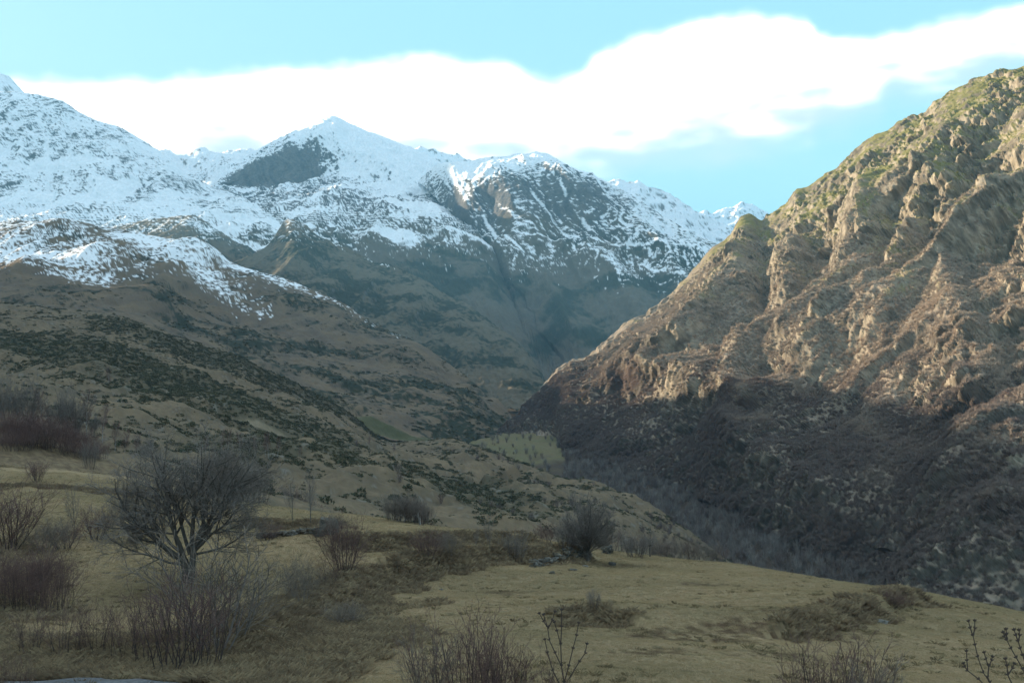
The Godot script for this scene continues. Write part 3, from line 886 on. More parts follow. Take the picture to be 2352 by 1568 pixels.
func ground_sheet() -> Dictionary:
	var nu := 520
	var dist := PackedFloat32Array()
	for k in 22:
		dist.append(-40.0 + k * 2.3)
	var d := 11.0
	while d < 172.0:
		dist.append(d)
		d *= 1.0068
	var nv := dist.size()
	var p := PackedVector3Array()
	var wild := PackedFloat32Array()
	p.resize(nu * nv)
	wild.resize(nu * nv)
	for jj in nv:
		var j := nv - 1 - jj
		var z := -dist[j]
		var half := 34.0 + 0.62 * maxf(0.0, dist[j])
		for i in nu:
			var x := (float(i) / (nu - 1) * 2.0 - 1.0) * half
			var b := bank_at(x, z)
			p[jj * nu + i] = Vector3(x, EYE.y + plate_at(x, z) + b.x + rough_at(x, z, b.y), z)
			wild[jj * nu + i] = b.y
	var nn := PackedVector3Array()
	var cc := PackedColorArray()
	nn.resize(nu * nv)
	cc.resize(nu * nv)
	var idx := PackedInt32Array()
	idx.resize((nu - 1) * (nv - 1) * 6)
	var o := 0
	for j in nv:
		for i in nu:
			var k := j * nu + i
			nn[k] = (p[mini(j + 1, nv - 1) * nu + i] - p[maxi(j - 1, 0) * nu + i]).cross(p[j * nu + mini(i + 1, nu - 1)] - p[j * nu + maxi(i - 1, 0)]).normalized()
			cc[k] = turf(p[k].x, p[k].z, wild[k])
			if i < nu - 1 and j < nv - 1:
				idx[o] = k
				idx[o + 1] = k + 1
				idx[o + 2] = k + nu + 1
				idx[o + 3] = k
				idx[o + 4] = k + nu + 1
				idx[o + 5] = k + nu
				o += 6
	return {"p": p, "n": nn, "c": cc, "i": idx, "flat": false}


func turf(x: float, z: float, near: float) -> Color:
	var a := fbm.get_noise_2d(x * 0.06 + 4.0, z * 0.09)
	var b := fbm.get_noise_2d(x * 0.45, z * 1.1)
	var e := fbm.get_noise_2d(x * 1.7 + 50.0, z * 2.6)
	var c := mix3(Color(0.35, 0.252, 0.148), Color(0.27, 0.204, 0.116), 0.42 + a * 1.0 + b * 0.25)
	c = mix3(c, Color(0.40, 0.305, 0.17), ss(0.05, 0.5, b * 0.6 + e * 0.4 - a * 0.3) * 0.8)
	c = mix3(c, Color(0.10, 0.08, 0.048), ss(0.30, 0.44, e * 0.7 + b * 0.45) * 0.8)
	var w := wild_at(x, z, near)
	var rough := mix3(Color(0.27, 0.20, 0.12), Color(0.14, 0.10, 0.066), 0.5 + e * 1.1 + b * 0.5)
	rough = mix3(rough, Color(0.125, 0.094, 0.06), near * 0.6)
	c = mix3(c, rough, ss(0.3, 0.75, w))
	for s: Vector3 in soil_spots:
		var dx := (x - s.x) * 0.55
		var dz := z - s.y
		if absf(dx) < s.z * 1.6 and absf(dz) < s.z * 1.6:
			c = mix3(c, Color(0.10, 0.062, 0.04), ss(0.95, 0.45, sqrt(dx * dx + dz * dz) / (s.z * 0.85) + e * 2.0 + b * 0.9) * 0.8)
	return c


# ---- bare winter plants ----
func wild_dir(amount: float) -> Vector3:
	return Vector3(rng.randf_range(-1, 1), rng.randf_range(-1, 1), rng.randf_range(-1, 1)) * amount


func limb(t: Dictionary, from: Vector3, dir: Vector3, length: float, rad: float, level: int) -> void:
	var last: bool = level == t.kids.size()
	var n := 2 if last else (3 if level >= 2 else 5)
	var pts := PackedVector3Array([from])
	var rads := PackedFloat32Array([rad])
	var d := dir
	var p := from
	var tip: float = t.get("tip", 0.35)
	for s in n:
		d = (d + wild_dir(t.bend) + Vector3(0, float(t.up), 0)).normalized()
		p += d * length / n
		pts.append(p)
		rads.append(maxf(lerpf(rad, rad * tip, float(s + 1) / n), t.least * 0.7))
	var buf: Buf = t.thick if level < t.thick_levels else t.thin
	buf.tube(pts, rads, 7 if rad > 0.12 else (5 if rad > 0.03 else 3))
	if last:
		return
	var count: int = t.kids[level]
	var first: float = t.first[level]
	var turn := rng.randf() * TAU
	for k in count:
		var f := lerpf(first, 0.99, (k + rng.randf() * 0.8) / count)
		var at_f := f * n
		var seg := mini(int(at_f), n - 1)
		var q := pts[seg].lerp(pts[seg + 1], at_f - seg)
		var axis := (pts[seg + 1] - pts[seg]).normalized()
		turn += 2.4 + rng.randf_range(-0.5, 0.5)
		var side := axis.cross(Vector3(0.2, 0.3, 0.93)).normalized().rotated(axis, turn)
		var open := deg_to_rad(rng.randf_range(t.open[0], t.open[1]))
		var dd := (axis * cos(open) + side * sin(open)).normalized()
		var ratio: float = t.ratio[level]
		limb(t, q, dd, length * ratio * lerpf(1.15, 0.6, f) * rng.randf_range(0.7, 1.2), maxf(lerpf(rad, rad * tip, f) * 0.62, t.least), level + 1)


func plant_kind(stems: Array, opt: Dictionary, bark: Material, twig: Material, names: Array) -> Dictionary:
	var t := {"thick": Buf.new(), "thin": Buf.new(), "kids": [6, 6], "first": [0.25, 0.2, 0.15, 0.1], "ratio": [0.6, 0.55, 0.5, 0.5], "open": [25.0, 60.0], "bend": 0.16, "up": 0.08, "least": 0.006, "thick_levels": 1}
	t.merge(opt, true)
	for s in stems:
		limb(t, s[0], s[1].normalized(), s[2], s[3], 0)
	return {"thick": t.thick.mesh(bark), "thin": t.thin.mesh(twig), "names": names}


func fan(n: int, base: float, lean: float, height: float, rad: float) -> Array:
	var out := []
	for k in n:
		var a := k * 2.4 + rng.randf() * 0.7
		var o := Vector3(cos(a), 0, sin(a))
		out.append([o * base * sqrt(rng.randf()) + Vector3(0, -0.1, 0), Vector3.UP + o * lean * rng.randf_range(0.15, 1.0), height * rng.randf_range(0.6, 1.0), rad * rng.randf_range(0.7, 1.1)])
	return out


func crown_stems(n: int, tall: float) -> Array:
	var out := []
	for k in n:
		var a := k * 2.4 + rng.randf() * 0.6
		var l := 1.35 * sqrt((k + 0.5) / n)
		out.append([Vector3(0, lerpf(1.5, 0.7, l / 1.35), 0), Vector3(cos(a) * l, 1.0, sin(a) * l), tall * lerpf(1.0, 0.58, l / 1.35) * rng.randf_range(0.82, 1.0), lerpf(0.07, 0.04, l / 1.35)])
	return out


var P := {}


func plant_kinds() -> void:
	var t := {"thick": Buf.new(), "thin": Buf.new(), "kids": [11, 9, 8], "first": [0.24, 0.2, 0.12, 0.1], "ratio": [0.52, 0.55, 0.55, 0.6], "open": [28.0, 62.0], "bend": 0.17, "up": 0.05, "least": 0.009, "thick_levels": 2}
	limb({"thick": t.thick, "thin": t.thin, "kids": [], "first": [], "ratio": [], "open": [20.0, 40.0], "bend": 0.05, "up": 0.0, "least": 0.05, "thick_levels": 5, "tip": 0.8}, Vector3(0.05, -0.4, 0), Vector3(-0.12, 1, 0.03), 1.5, 0.23, 0)
	limb({"thick": t.thick, "thin": t.thin, "kids": [], "first": [], "ratio": [], "open": [20.0, 40.0], "bend": 0.05, "up": 0.0, "least": 0.05, "thick_levels": 5, "tip": 0.8}, Vector3(0.12, -0.4, 0.05), Vector3(0.16, 1, 0.05), 2.2, 0.18, 0)
	for s in [[-0.15, 1.0, -1.0, 0.75, 0.25, 4.6, 0.17], [-0.1, 1.0, -0.62, 1.0, -0.35, 4.8, 0.17], [-0.12, 0.9, -1.2, 0.4, -0.15, 4.0, 0.12], [0.2, 1.5, 0.15, 1.0, 0.3, 4.9, 0.17], [0.3, 1.6, 0.85, 0.8, -0.25, 4.2, 0.15], [0.3, 1.5, 0.55, 1.0, 0.4, 4.6, 0.15], [0.25, 1.4, 1.1, 0.55, 0.3, 3.9, 0.12], [-0.1, 1.0, -0.35, 1.0, 0.5, 4.6, 0.15], [0.2, 1.2, 0.1, 0.9, -0.7, 4.4, 0.14], [-0.15, 0.8, -1.2, 0.12, 0.35, 3.6, 0.09], [0.1, 1.3, -0.2, 1.0, 0.1, 5.0, 0.14], [0.2, 1.4, 0.4, 1.0, -0.1, 4.9, 0.13], [-0.1, 1.2, -0.8, 0.85, 0.4, 4.3, 0.11], [0.25, 1.3, 1.2, 0.3, -0.1, 3.6, 0.09]]:
		limb(t, Vector3(s[0], s[1], 0.0), Vector3(s[2], s[3], s[4]).normalized(), s[5], s[6] * 0.72, 0)
	P.big = {"thick": t.thick.mesh(M.bark), "thin": t.thin.mesh(M.twig), "names": ["trunk", "crown"]}
	P.round_tree = plant_kind([[Vector3(0, -0.3, 0), Vector3(0.02, 1, 0), 1.5, 0.16]] + crown_stems(20, 4.5), {"kids": [9, 8, 5], "first": [0.10, 0.12, 0.1], "ratio": [0.5, 0.55, 0.6], "open": [14.0, 40.0], "bend": 0.11, "up": 0.05, "least": 0.010}, M.bark, M.twig, ["trunk", "crown"])
	P.shrub = plant_kind(fan(22, 0.35, 0.75, 2.0, 0.018), {"kids": [7, 5], "least": 0.006}, M.twig_dark, M.twig_red, ["stems", "twigs"])
	P.pale_shrub = plant_kind(fan(18, 0.3, 0.9, 2.0, 0.016), {"kids": [8, 5], "least": 0.006, "bend": 0.22}, M.twig, M.twig_pale, ["stems", "twigs"])
	P.upright = plant_kind(fan(26, 0.6, 0.35, 2.0, 0.016), {"kids": [6, 3], "open": [15.0, 40.0], "bend": 0.12, "least": 0.006}, M.twig_dark, M.twig, ["stems", "twigs"])
	P.near_red = plant_kind(fan(15, 0.45, 0.42, 2.0, 0.016), {"kids": [6, 3], "first": [0.3, 0.3], "open": [18.0, 50.0], "bend": 0.17, "least": 0.0055, "ratio": [0.45, 0.5]}, M.twig_dark, M.twig_red, ["stems", "twigs"])
	P.near_pale = plant_kind(fan(9, 0.15, 0.6, 2.0, 0.018), {"kids": [9, 4], "first": [0.25, 0.3], "open": [25.0, 55.0], "bend": 0.19, "least": 0.006, "ratio": [0.5, 0.5]}, M.twig, M.twig_pale, ["stems", "twigs"])
	P.near_brush = plant_kind(fan(34, 1.2, 0.5, 2.0, 0.013), {"kids": [5, 3], "first": [0.3, 0.3], "open": [20.0, 55.0], "bend": 0.2, "least": 0.0055, "ratio": [0.45, 0.5]}, M.twig_dark, M.twig_red, ["stems", "twigs"])
	P.thicket = plant_kind(fan(70, 1.5, 0.45, 2.2, 0.014), {"kids": [6, 4], "bend": 0.16, "least": 0.006}, M.twig_dark, M.twig_red, ["stems", "twigs"])
	P.canes = plant_kind(fan(16, 0.5, 0.35, 2.0, 0.013), {"kids": [5, 2], "open": [20.0, 50.0], "bend": 0.15, "least": 0.005}, M.twig_dark, M.twig_red, ["stems", "twigs"])
	P.sapling = plant_kind([[Vector3(0, -0.2, 0), Vector3(0.03, 1, 0), 4.0, 0.045], [Vector3(0.05, -0.2, 0), Vector3(0.18, 1, 0.1), 3.2, 0.03]], {"kids": [11, 6, 3], "first": [0.3, 0.2, 0.1], "ratio": [0.42, 0.5, 0.5], "open": [25.0, 50.0], "least": 0.008, "bend": 0.1}, M.bark, M.twig, ["trunk", "twigs"])
	P.birch = plant_kind([[Vector3(0, -0.2, 0), Vector3(0.04, 1, 0), 5.6, 0.07]], {"kids": [18, 7, 4], "first": [0.25, 0.2, 0.1], "ratio": [0.4, 0.5, 0.5], "open": [22.0, 48.0], "least": 0.012, "bend": 0.09, "up": 0.06}, M.birch, M.twig_red, ["trunk", "twigs"])
	P.bushy = plant_kind(fan(9, 0.3, 0.55, 4.6, 0.05), {"kids": [9, 7, 3], "first": [0.25, 0.2, 0.1], "ratio": [0.45, 0.5, 0.5], "least": 0.013, "bend": 0.12, "up": 0.07}, M.bark, M.twig, ["trunk", "twigs"])
	P.crooked = plant_kind([[Vector3(0, -0.2, 0), Vector3(-0.3, 1, 0), 2.2, 0.09], [Vector3(-0.3, 0.9, 0), Vector3(-0.6, 1, 0.1), 2.2, 0.05], [Vector3(0, 0.6, 0), Vector3(0.9, 0.7, 0), 1.8, 0.05]], {"kids": [7, 6, 3], "first": [0.35, 0.2, 0.1], "ratio": [0.5, 0.5, 0.5], "least": 0.009, "bend": 0.28, "up": 0.03}, M.bark, M.twig, ["trunk", "twigs"])


func plant(kind: String, called: String, where: Vector3, size: float, label: String, category: String, group := "", wide := 1.0) -> Node3D:
	var o := thing(called, where, rng.randf() * TAU, size)
	o.scale = Vector3(size * wide, size, size * wide)
	tag(o, label, category, group)
	var k: Dictionary = P[kind]
	part(k.names[0], k.thick, o)
	part(k.names[1], k.thin, o)
	return o


# ---- growth that nobody could count, and the bushes one can ----
func tuft_mesh(blades: int, tall: float, wide: float, lean: float, thick: float) -> ArrayMesh:
	var b := Buf.new()
	for k in blades:
		var a := rng.randf() * TAU
		var o := Vector3(cos(a), 0, sin(a))
		var root := o * wide * rng.randf()
		var side := Vector3(-o.z, 0, o.x).rotated(Vector3.UP, rng.randf_range(-1, 1)) * thick * 0.5
		var h := tall * rng.randf_range(0.5, 1.0)
		var l := lean * rng.randf_range(0.2, 1.0) * h
		var mid := root + Vector3(0, h * 0.7, 0) + o * l * 0.45
		var tip := root + Vector3(0, h * rng.randf_range(0.75, 1.0), 0) + o * l
		b.tri(root - side, mid, root + side)
		b.tri(root + side * 0.7, mid, tip)
	return b.mesh(M.grass)


func bush_mesh(leaves: int, flat: float, leaf: float) -> ArrayMesh:
	var b := Buf.new()
	for k in leaves:
		var z := rng.randf_range(-0.15, 1.0)
		var a := rng.randf() * TAU
		var r := sqrt(maxf(0.0, 1.0 - z * z))
		var o := Vector3(cos(a) * r, z, sin(a) * r)
		var q := Vector3(o.x, o.y * flat, o.z) * rng.randf_range(0.55, 1.08)
		var side := o.cross(wild_dir(1.0)).normalized() * leaf
		var up := (o + wild_dir(0.7)).normalized() * leaf * 1.5
		b.tri(q - side, q + up, q + side)
		b.c.append_array([Color.WHITE, Color.WHITE, Color.WHITE])
	return b.mesh(M.juniper)


func crown_mesh(twigs: int, tall: float, wide: float, thick: float) -> ArrayMesh:
	var b := Buf.new()
	for k in twigs:
		var a := rng.randf() * TAU
		var o := Vector3(cos(a), 0, sin(a))
		var f := sqrt(rng.randf())
		var from := Vector3(0, tall * rng.randf_range(0.0, 0.45), 0) + o * wide * 0.25 * rng.randf()
		var to := o * wide * f + Vector3(0, tall * lerpf(1.0, 0.45, f * f) * rng.randf_range(0.75, 1.0), 0)
		var side := (to - from).cross(wild_dir(1.0)).normalized() * thick
		b.tri(from - side, to, from + side)
		b.c.append_array([Color.WHITE, Color.WHITE, Color.WHITE])
	return b.mesh(M.brush)


func many(called: String, m: Mesh, places: Array, colors: PackedColorArray) -> void:
	var mm := MultiMesh.new()
	mm.transform_format = MultiMesh.TRANSFORM_3D
	mm.use_colors = true
	mm.mesh = m
	mm.instance_count = places.size()
	for k in places.size():
		mm.set_instance_transform(k, places[k])
		mm.set_instance_color(k, colors[k])
	var o := MultiMeshInstance3D.new()
	o.name = numbered(called)
	o.multimesh = mm
	add_child(o, true)
	o.set_meta("kind", "stuff")


func upright_at(p: Vector3, s: float, tall := 1.0) -> Transform3D:
	return Transform3D(Basis.from_euler(Vector3(rng.randf_range(-0.15, 0.15), rng.randf() * TAU, 0)).scaled(Vector3(s, s * tall, s)), p)


const NEAR_EDGE := [[-300, 985], [0, 985], [200, 1010], [300, 1060], [560, 1150], [740, 1165], [1000, 1205], [1240, 1232], [1400, 1270], [1560, 1280], [1800, 1300], [2352, 1420]]


func pixel_of(p: Vector3) -> Vector2:
	var q := p - EYE
	return Vector2(1176.0 - q.x / q.z * F, 784.0 + q.y / q.z * F)


func shows(p: Vector3) -> bool:
	var w := pixel_of(p)
	return w.x > 5.0 and w.x < 2347.0 and w.y < along(NEAR_EDGE, w.x) - 4.0


# throws n tries at a sheet; dens says how likely each place is (0..1); gives vertex numbers
func cast(s: Dictionary, n: int, v_from: float, v_to: float, fair: float, dens: Callable) -> PackedInt32Array:
	var out := PackedInt32Array()
	var p: PackedVector3Array = s.p
	var nu: int = s.nu
	var nv: int = s.nv
	for k in n:
		var i := rng.randi_range(1, nu - 2)
		var j := rng.randi_range(1, nv - 2)
		if s.v[j] < v_from or s.v[j] > v_to:
			continue
		var at_ := j * nu + i
		var area := p[at_ + 1].distance_to(p[at_ - 1]) * p[at_ + nu].distance_to(p[at_ - nu]) * 0.25
		if rng.randf() < minf(1.0, area / fair) * float(dens.call(at_)):
			out.append(at_)
	return out


func jittered(s: Dictionary, k: int) -> Vector3:
	var p: PackedVector3Array = s.p
	var nu: int = s.nu
	return p[k].lerp(p[k + 1], rng.randf()).lerp(p[k + nu], rng.randf() * 0.6)


func junipers(s: Dictionary, far: Dictionary) -> void:
	var m := bush_mesh(70, 0.55, 0.20)
	var found := []
	for k in cast(s, 260000, 1.0, 3.0, 4.0, func(q):
			var w: Vector3 = s.p[q] - EYE
			return clampf(ss(0.02, 0.5, s.m[q] * 1.3 + fbm.get_noise_2d(w.x / 45.0, w.z / 60.0) * 0.7 + one.get_noise_2d(w.x / 11.0, w.z / 14.0) * 0.45) * 0.95 + 0.03, 0.0, 1.0) * (1.0 - s.b[q] * 1.5)):
		var p := jittered(s, k)
		var size := rng.randf_range(0.4, 1.0) * lerpf(0.7, 1.9, rng.randf() ** 3) * lerpf(0.75, 1.15, clampf((EYE.z - p.z) / 800.0, 0, 1))
		found.append([size / (p - EYE).length() if shows(p) else 0.0, p, size])
	found.sort_custom(func(a, b): return a[0] > b[0])
	var places := []
	var colors := PackedColorArray()
	var shade := func(): return mix3(Color(0.068, 0.072, 0.046), Color(0.13, 0.115, 0.072), rng.randf() ** 2)
	var mats := []
	for k in 3:
		mats.append(plain([Color(0.06, 0.066, 0.042), Color(0.075, 0.078, 0.05), Color(0.10, 0.092, 0.06)][k]))
	for k in found.size():
		var f: Array = found[k]
		if k < 280 and f[0] > 0.0:
			var o := MeshInstance3D.new()
			o.name = numbered("juniper_bush")
			o.mesh = m
			o.material_override = mats[k % 3]
			add_child(o, true)
			o.transform = upright_at(f[1] - Vector3(0, 0.1, 0), f[2], rng.randf_range(0.8, 1.4))
			tag(o, "low dark green bush scattered on the tan hillside beyond the meadow", "bush", "dark bushes scattered on the hillside beyond the meadow")
			continue
		places.append(upright_at(f[1] - Vector3(0, 0.1, 0), f[2], rng.randf_range(0.8, 1.4)))
		colors.append(shade.call())
	many("juniper_scrub", m, places, colors)
	places = []
	colors = PackedColorArray()
	for k in cast(far, 60000, 1.0, 3.0, 30.0, func(q):
			var w: Vector3 = far.p[q] - EYE
			return ss(0.05, 0.4, fbm.get_noise_3d(w.x / 130.0, w.y / 70.0, w.z / 130.0) * 0.8 + one.get_noise_2d(w.x / 30.0, w.z / 40.0) * 0.35 + ss(150.0, -40.0, w.y) * 0.22 - 0.05) * (1.0 - ss(0.2, 0.4, far.m[q]))):
		places.append(upright_at(jittered(far, k), rng.randf_range(1.2, 2.8), 0.9))
		colors.append(shade.call())
	many("distant_scrub", m, places, colors)


func brush(s: Dictionary) -> void:
	var m := crown_mesh(40, 1.0, 0.62, 0.03)
	var places := []
	var colors := PackedColorArray()
	for k in cast(s, 700000, 1.05, 2.0, 3.5, func(q):
			var w: Vector3 = s.p[q] - EYE
			var wood := fbm.get_noise_3d(w.x / 110.0, w.y / 80.0 + 3.0, w.z / 110.0)
			return ss(150.0, -30.0, w.y + wood * 110.0) * ss(0.1, 0.5, s.n[q].y) * lerpf(0.35, 0.95, ss(-0.35, 0.25, wood + 0.15))):
		var p := jittered(s, k)
		var w := p - EYE
		places.append(upright_at(p - Vector3(0, 0.3, 0), rng.randf_range(1.2, 3.6) * lerpf(1.0, 0.7, ss(0.0, 150.0, w.y))))
		colors.append(mix3(mix3(Color(0.32, 0.245, 0.19), Color(0.34, 0.29, 0.235), rng.randf()), Color(0.45, 0.34, 0.25), ss(-0.1, 0.4, fbm.get_noise_3d(w.x / 60.0, w.y / 60.0, w.z / 60.0)) * rng.randf()).lerp(mix3(Color(0.13, 0.092, 0.085), Color(0.16, 0.135, 0.12), rng.randf()), 0.85 * ss(-5.0, -50.0, w.y + fbm.get_noise_2d(w.x / 50.0, w.z / 50.0) * 50.0)))  # low brush coloured darker, painting in the shade on the lower slope
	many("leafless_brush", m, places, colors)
	print("brush ", places.size())


func river_wood(s: Dictionary, valley: Dictionary) -> void:
	var m := crown_mesh(54, 1.0, 0.40, 0.012)
	var places := []
	var colors := PackedColorArray()
	for k in cast(valley, 40000, 1.0, 6.0, 50.0, func(q):
			var w := pixel_of(valley.p[q])
			return 0.95 if w.x > 1290.0 else 0.06):
		places.append(upright_at(jittered(valley, k), lerpf(3.5, 10.0, rng.randf() ** 1.5)))
		colors.append(mix3(Color(0.26, 0.235, 0.21), Color(0.12, 0.09, 0.08), rng.randf()))
	for k in cast(s, 60000, 1.0, 3.0, 20.0, func(q):
			var w := pixel_of(s.p[q])
			return ss(1450.0, 1560.0, w.x + (w.y - 1200.0) * 0.9) * 0.8 + 0.9 * ss(0.1, 0.5, one.get_noise_2d(s.p[q].x / 60.0, s.p[q].z / 60.0) - 0.25) * ss(1000.0, 1100.0, w.y) * ss(700.0, 900.0, w.x)):
		places.append(upright_at(jittered(s, k), rng.randf_range(2.0, 4.5)))
		colors.append(mix3(Color(0.15, 0.125, 0.11), Color(0.12, 0.09, 0.085), rng.randf()))
	many("river_wood", m, places, colors)


func grasses() -> void:
	var short := tuft_mesh(12, 0.055, 0.14, 1.2, 0.010)
	var tall := tuft_mesh(16, 0.30, 0.16, 1.3, 0.014)
	var ps := []
	var cs := PackedColorArray()
	var pt := []
	var ct := PackedColorArray()
	for k in 330000:
		var z := -lerpf(21.0, 108.0, rng.randf() ** 1.5)
		var x := rng.randf_range(-0.545, 0.545) * -z
		if road_gap(x, z) < 1.75:
			continue
		var near := bank_at(x, z).y
		var w := wild_at(x, z, near)
		if rng.randf() < ss(0.35, 0.8, w) * 0.9:
			pt.append(upright_at(on_ground(x, z), rng.randf_range(0.5, 1.25)))
			var e := fbm.get_noise_2d(x * 0.8, z * 1.2)
			ct.append(mix3(Color(0.34, 0.255, 0.155), Color(0.18, 0.13, 0.085), 0.5 + near * 0.3 + e * 1.2 + rng.randf_range(-0.3, 0.3)))
		elif z > -105.0:
			ps.append(upright_at(on_ground(x, z, 0.01), rng.randf_range(0.6, 1.3) * lerpf(0.8, 1.7, ss(-25.0, -90.0, z))))
			var t := turf(x, z, 0.0)
			cs.append(mix3(t, Color(0.42, 0.33, 0.19), rng.randf() * 0.5))
	var clump := tuft_mesh(22, 0.10, 0.13, 1.4, 0.02)
	var pc := []
	var cl := PackedColorArray()
	for k in 5200:
		var z := -lerpf(24.0, 100.0, rng.randf() ** 1.3)
		var x := rng.randf_range(-0.53, 0.53) * -z
		if one.get_noise_2d(x * 0.16, z * 0.16) + rng.randf_range(-0.5, 0.3) > 0.0:
			pc.append(upright_at(on_ground(x, z, 0.01), rng.randf_range(0.6, 1.7), rng.randf_range(0.5, 1.0)))
			cl.append(mix3(Color(0.10, 0.075, 0.045), Color(0.19, 0.15, 0.08), rng.randf()))
	many("pasture_clumps", clump, pc, cl)
	many("meadow_grass", short, ps, cs)
	many("dry_tussocks", tall, pt, ct)
	print("grass ", ps.size(), " ", pt.size())


# ---- single plants, stones and the road ----
var hills := {}


func hill_spot(name_: String, px: float, py: float) -> Vector3:
	var s: Dictionary = hills[name_]
	var best := 1e12
	var out := Vector3.ZERO
	var p: PackedVector3Array = s.p
	var nu: int = s.nu
	for j in range(1, int(s.nv)):
		if s.v[j] < 1.0:
			continue
		for i in range(0, nu, 2):
			var d := pixel_of(p[j * nu + i]).distance_squared_to(Vector2(px, py))
			if d < best:
				best = d
				out = p[j * nu + i]
	return out - Vector3(0, 0.1, 0)


const TALL := {"shrub": 2.0, "pale_shrub": 2.1, "upright": 2.1, "thicket": 2.3, "canes": 2.1, "sapling": 4.1, "birch": 5.8, "bushy": 4.8, "crooked": 3.2, "round_tree": 5.6, "big": 7.0, "near_red": 2.1, "near_pale": 2.2, "near_brush": 2.1}


func rooted(kind: String, called: String, px: float, py: float, high: float, label: String, category: String, group := "", wide := 1.0, on := "") -> Node3D:
	var p := spot(px, py) if on == "" else hill_spot(on, px, py)
	return plant(kind, called, p, high * (p - EYE).length() / F / float(TALL[kind]), label, category, group, wide)


func shrubs() -> void:
	rooted("big", "bare_tree", 430, 1338, 318, "large spreading bare tree on the left meadow, widest crown of all", "tree").rotation.y = 0.0
	rooted("round_tree", "bare_tree", 1350, 1292, 152, "round bare tree with a fan of reddish twigs behind the dry stone wall", "tree", "", 1.05)
	rooted("crooked", "bare_tree", 1494, 1279, 76, "small crooked bare tree at the far edge of the lower meadow", "tree", "", 0.8)
	rooted("sapling", "bare_tree", 672, 1204, 92, "slim bare tree on the stony bank, left of the grey boulder", "tree", "", 0.8)
	rooted("sapling", "bare_tree", 714, 1208, 125, "tall thin bare tree just left of the grey boulder", "tree", "", 0.7)
	rooted("sapling", "bare_tree", 172, 1235, 105, "lone slender sapling at the left edge of the upper left meadow", "tree", "", 0.7)
	rooted("sapling", "bare_tree", 1092, 1266, 58, "shorter of two thin saplings on the middle bank", "tree", "", 0.6)
	rooted("sapling", "bare_tree", 1126, 1275, 84, "taller of two thin saplings on the middle bank", "tree", "", 0.7)
	rooted("near_pale", "bare_shrub", 488, 1505, 320, "tall pale twigged shrub standing in front of the large spreading tree", "shrub", "", 1.15)
	rooted("near_pale", "bare_shrub", 545, 1470, 200, "lower pale shrub with arching twigs, right of the tall pale one by the large tree", "shrub", "", 1.3)
	rooted("near_red", "bare_shrub", 455, 1538, 215, "red stemmed shrub in the roadside clump, directly below the large tree's trunk", "shrub", "", 1.0)
	rooted("near_red", "bare_shrub", 405, 1546, 225, "dark upright many stemmed shrub at the roadside, below the large tree", "shrub", "", 1.1)
	rooted("near_red", "bare_shrub", 340, 1535, 180, "dark stemmed shrub at the left end of the big roadside clump", "shrub", "", 0.7)
	for s in [[70, 1502, 100, "leftmost clump of bare canes along the roadside"], [150, 1508, 118, "second clump of bare canes from the left along the roadside"], [222, 1506, 112, "third clump of bare canes from the left along the roadside"], [290, 1516, 128, "fourth clump of bare canes from the left along the roadside"]]:
		rooted("canes", "cane_clump", s[0], s[1], s[2], s[3], "shrub", "bare canes along the roadside")
	rooted("thicket", "bare_shrub", 30, 1395, 120, "dark purple thicket on the left edge, lower of two", "shrub")
	rooted("thicket", "bare_shrub", 100, 1405, 110, "low purple thicket right beside the one on the left edge", "shrub", "", 0.8)
	rooted("shrub", "bare_shrub", 18, 1262, 135, "round dark shrub cut by the left edge of the picture", "shrub", "", 1.1)
	rooted("pale_shrub", "bare_shrub", 108, 1272, 78, "low tangled pale shrub between the left edge shrub and the large tree", "shrub", "", 1.2)
	rooted("shrub", "bare_shrub", 150, 1262, 60, "low brown shrub under the lone slender sapling", "shrub", "", 1.3)
	rooted("shrub", "bare_shrub", 218, 1240, 70, "reddish shrub just left of the large tree's crown", "shrub", "", 1.0)
	rooted("shrub", "bare_shrub", 84, 1108, 46, "small round shrub alone on the upper left meadow", "shrub", "", 0.9)
	rooted("upright", "bare_shrub", 205, 1078, 55, "upright reddish shrub above the upper left meadow", "shrub", "", 0.8)
	rooted("shrub", "bare_shrub", 788, 1320, 120, "reddish shrub on the brown bank between left and right meadow", "shrub", "", 0.85)
	rooted("pale_shrub", "bare_shrub", 770, 1232, 62, "twiggy shrub growing against the grey boulder", "shrub", "", 1.0)
	rooted("pale_shrub", "bare_shrub", 692, 1392, 118, "grey tangled shrub low on the brown bank right of the large tree", "shrub", "", 0.9)
	rooted("canes", "bare_shrub", 755, 1345, 70, "thin reddish canes between the two shrubs on the brown bank", "shrub")
	rooted("pale_shrub", "bare_shrub", 800, 1440, 60, "low grey bramble at the foot of the brown bank", "shrub", "", 1.6)
	rooted("shrub", "bare_shrub", 615, 1243, 40, "small dark shrub on the stony bank behind the large tree", "shrub", "", 1.2)
	rooted("shrub", "bare_shrub", 984, 1284, 66, "left one of a pair of round shrubs on the middle bank", "shrub", "", 1.0)
	rooted("pale_shrub", "bare_shrub", 1030, 1278, 58, "right one of a pair of round shrubs on the middle bank", "shrub", "", 1.0)
	rooted("upright", "bare_shrub", 1182, 1298, 72, "upright shrub on the middle bank between saplings and stone wall", "shrub", "", 0.9)
	rooted("shrub", "bare_shrub", 1256, 1248, 48, "dark shrub just left of the round bare tree", "shrub")
	rooted("upright", "bare_shrub", 1300, 1272, 60, "thin upright shrub against the left side of the round bare tree", "shrub")
	rooted("upright", "bare_shrub", 1460, 1280, 52, "dry reddish shrub left of the small crooked tree", "shrub", "", 1.4)
	rooted("upright", "bare_shrub", 1364, 1402, 42, "small shrub alone on a grassy mound in the lower meadow", "shrub", "", 0.9)
	rooted("shrub", "bare_shrub", 2050, 1395, 36, "low shrub on the right hand bank of the lower meadow", "shrub", "", 1.5)
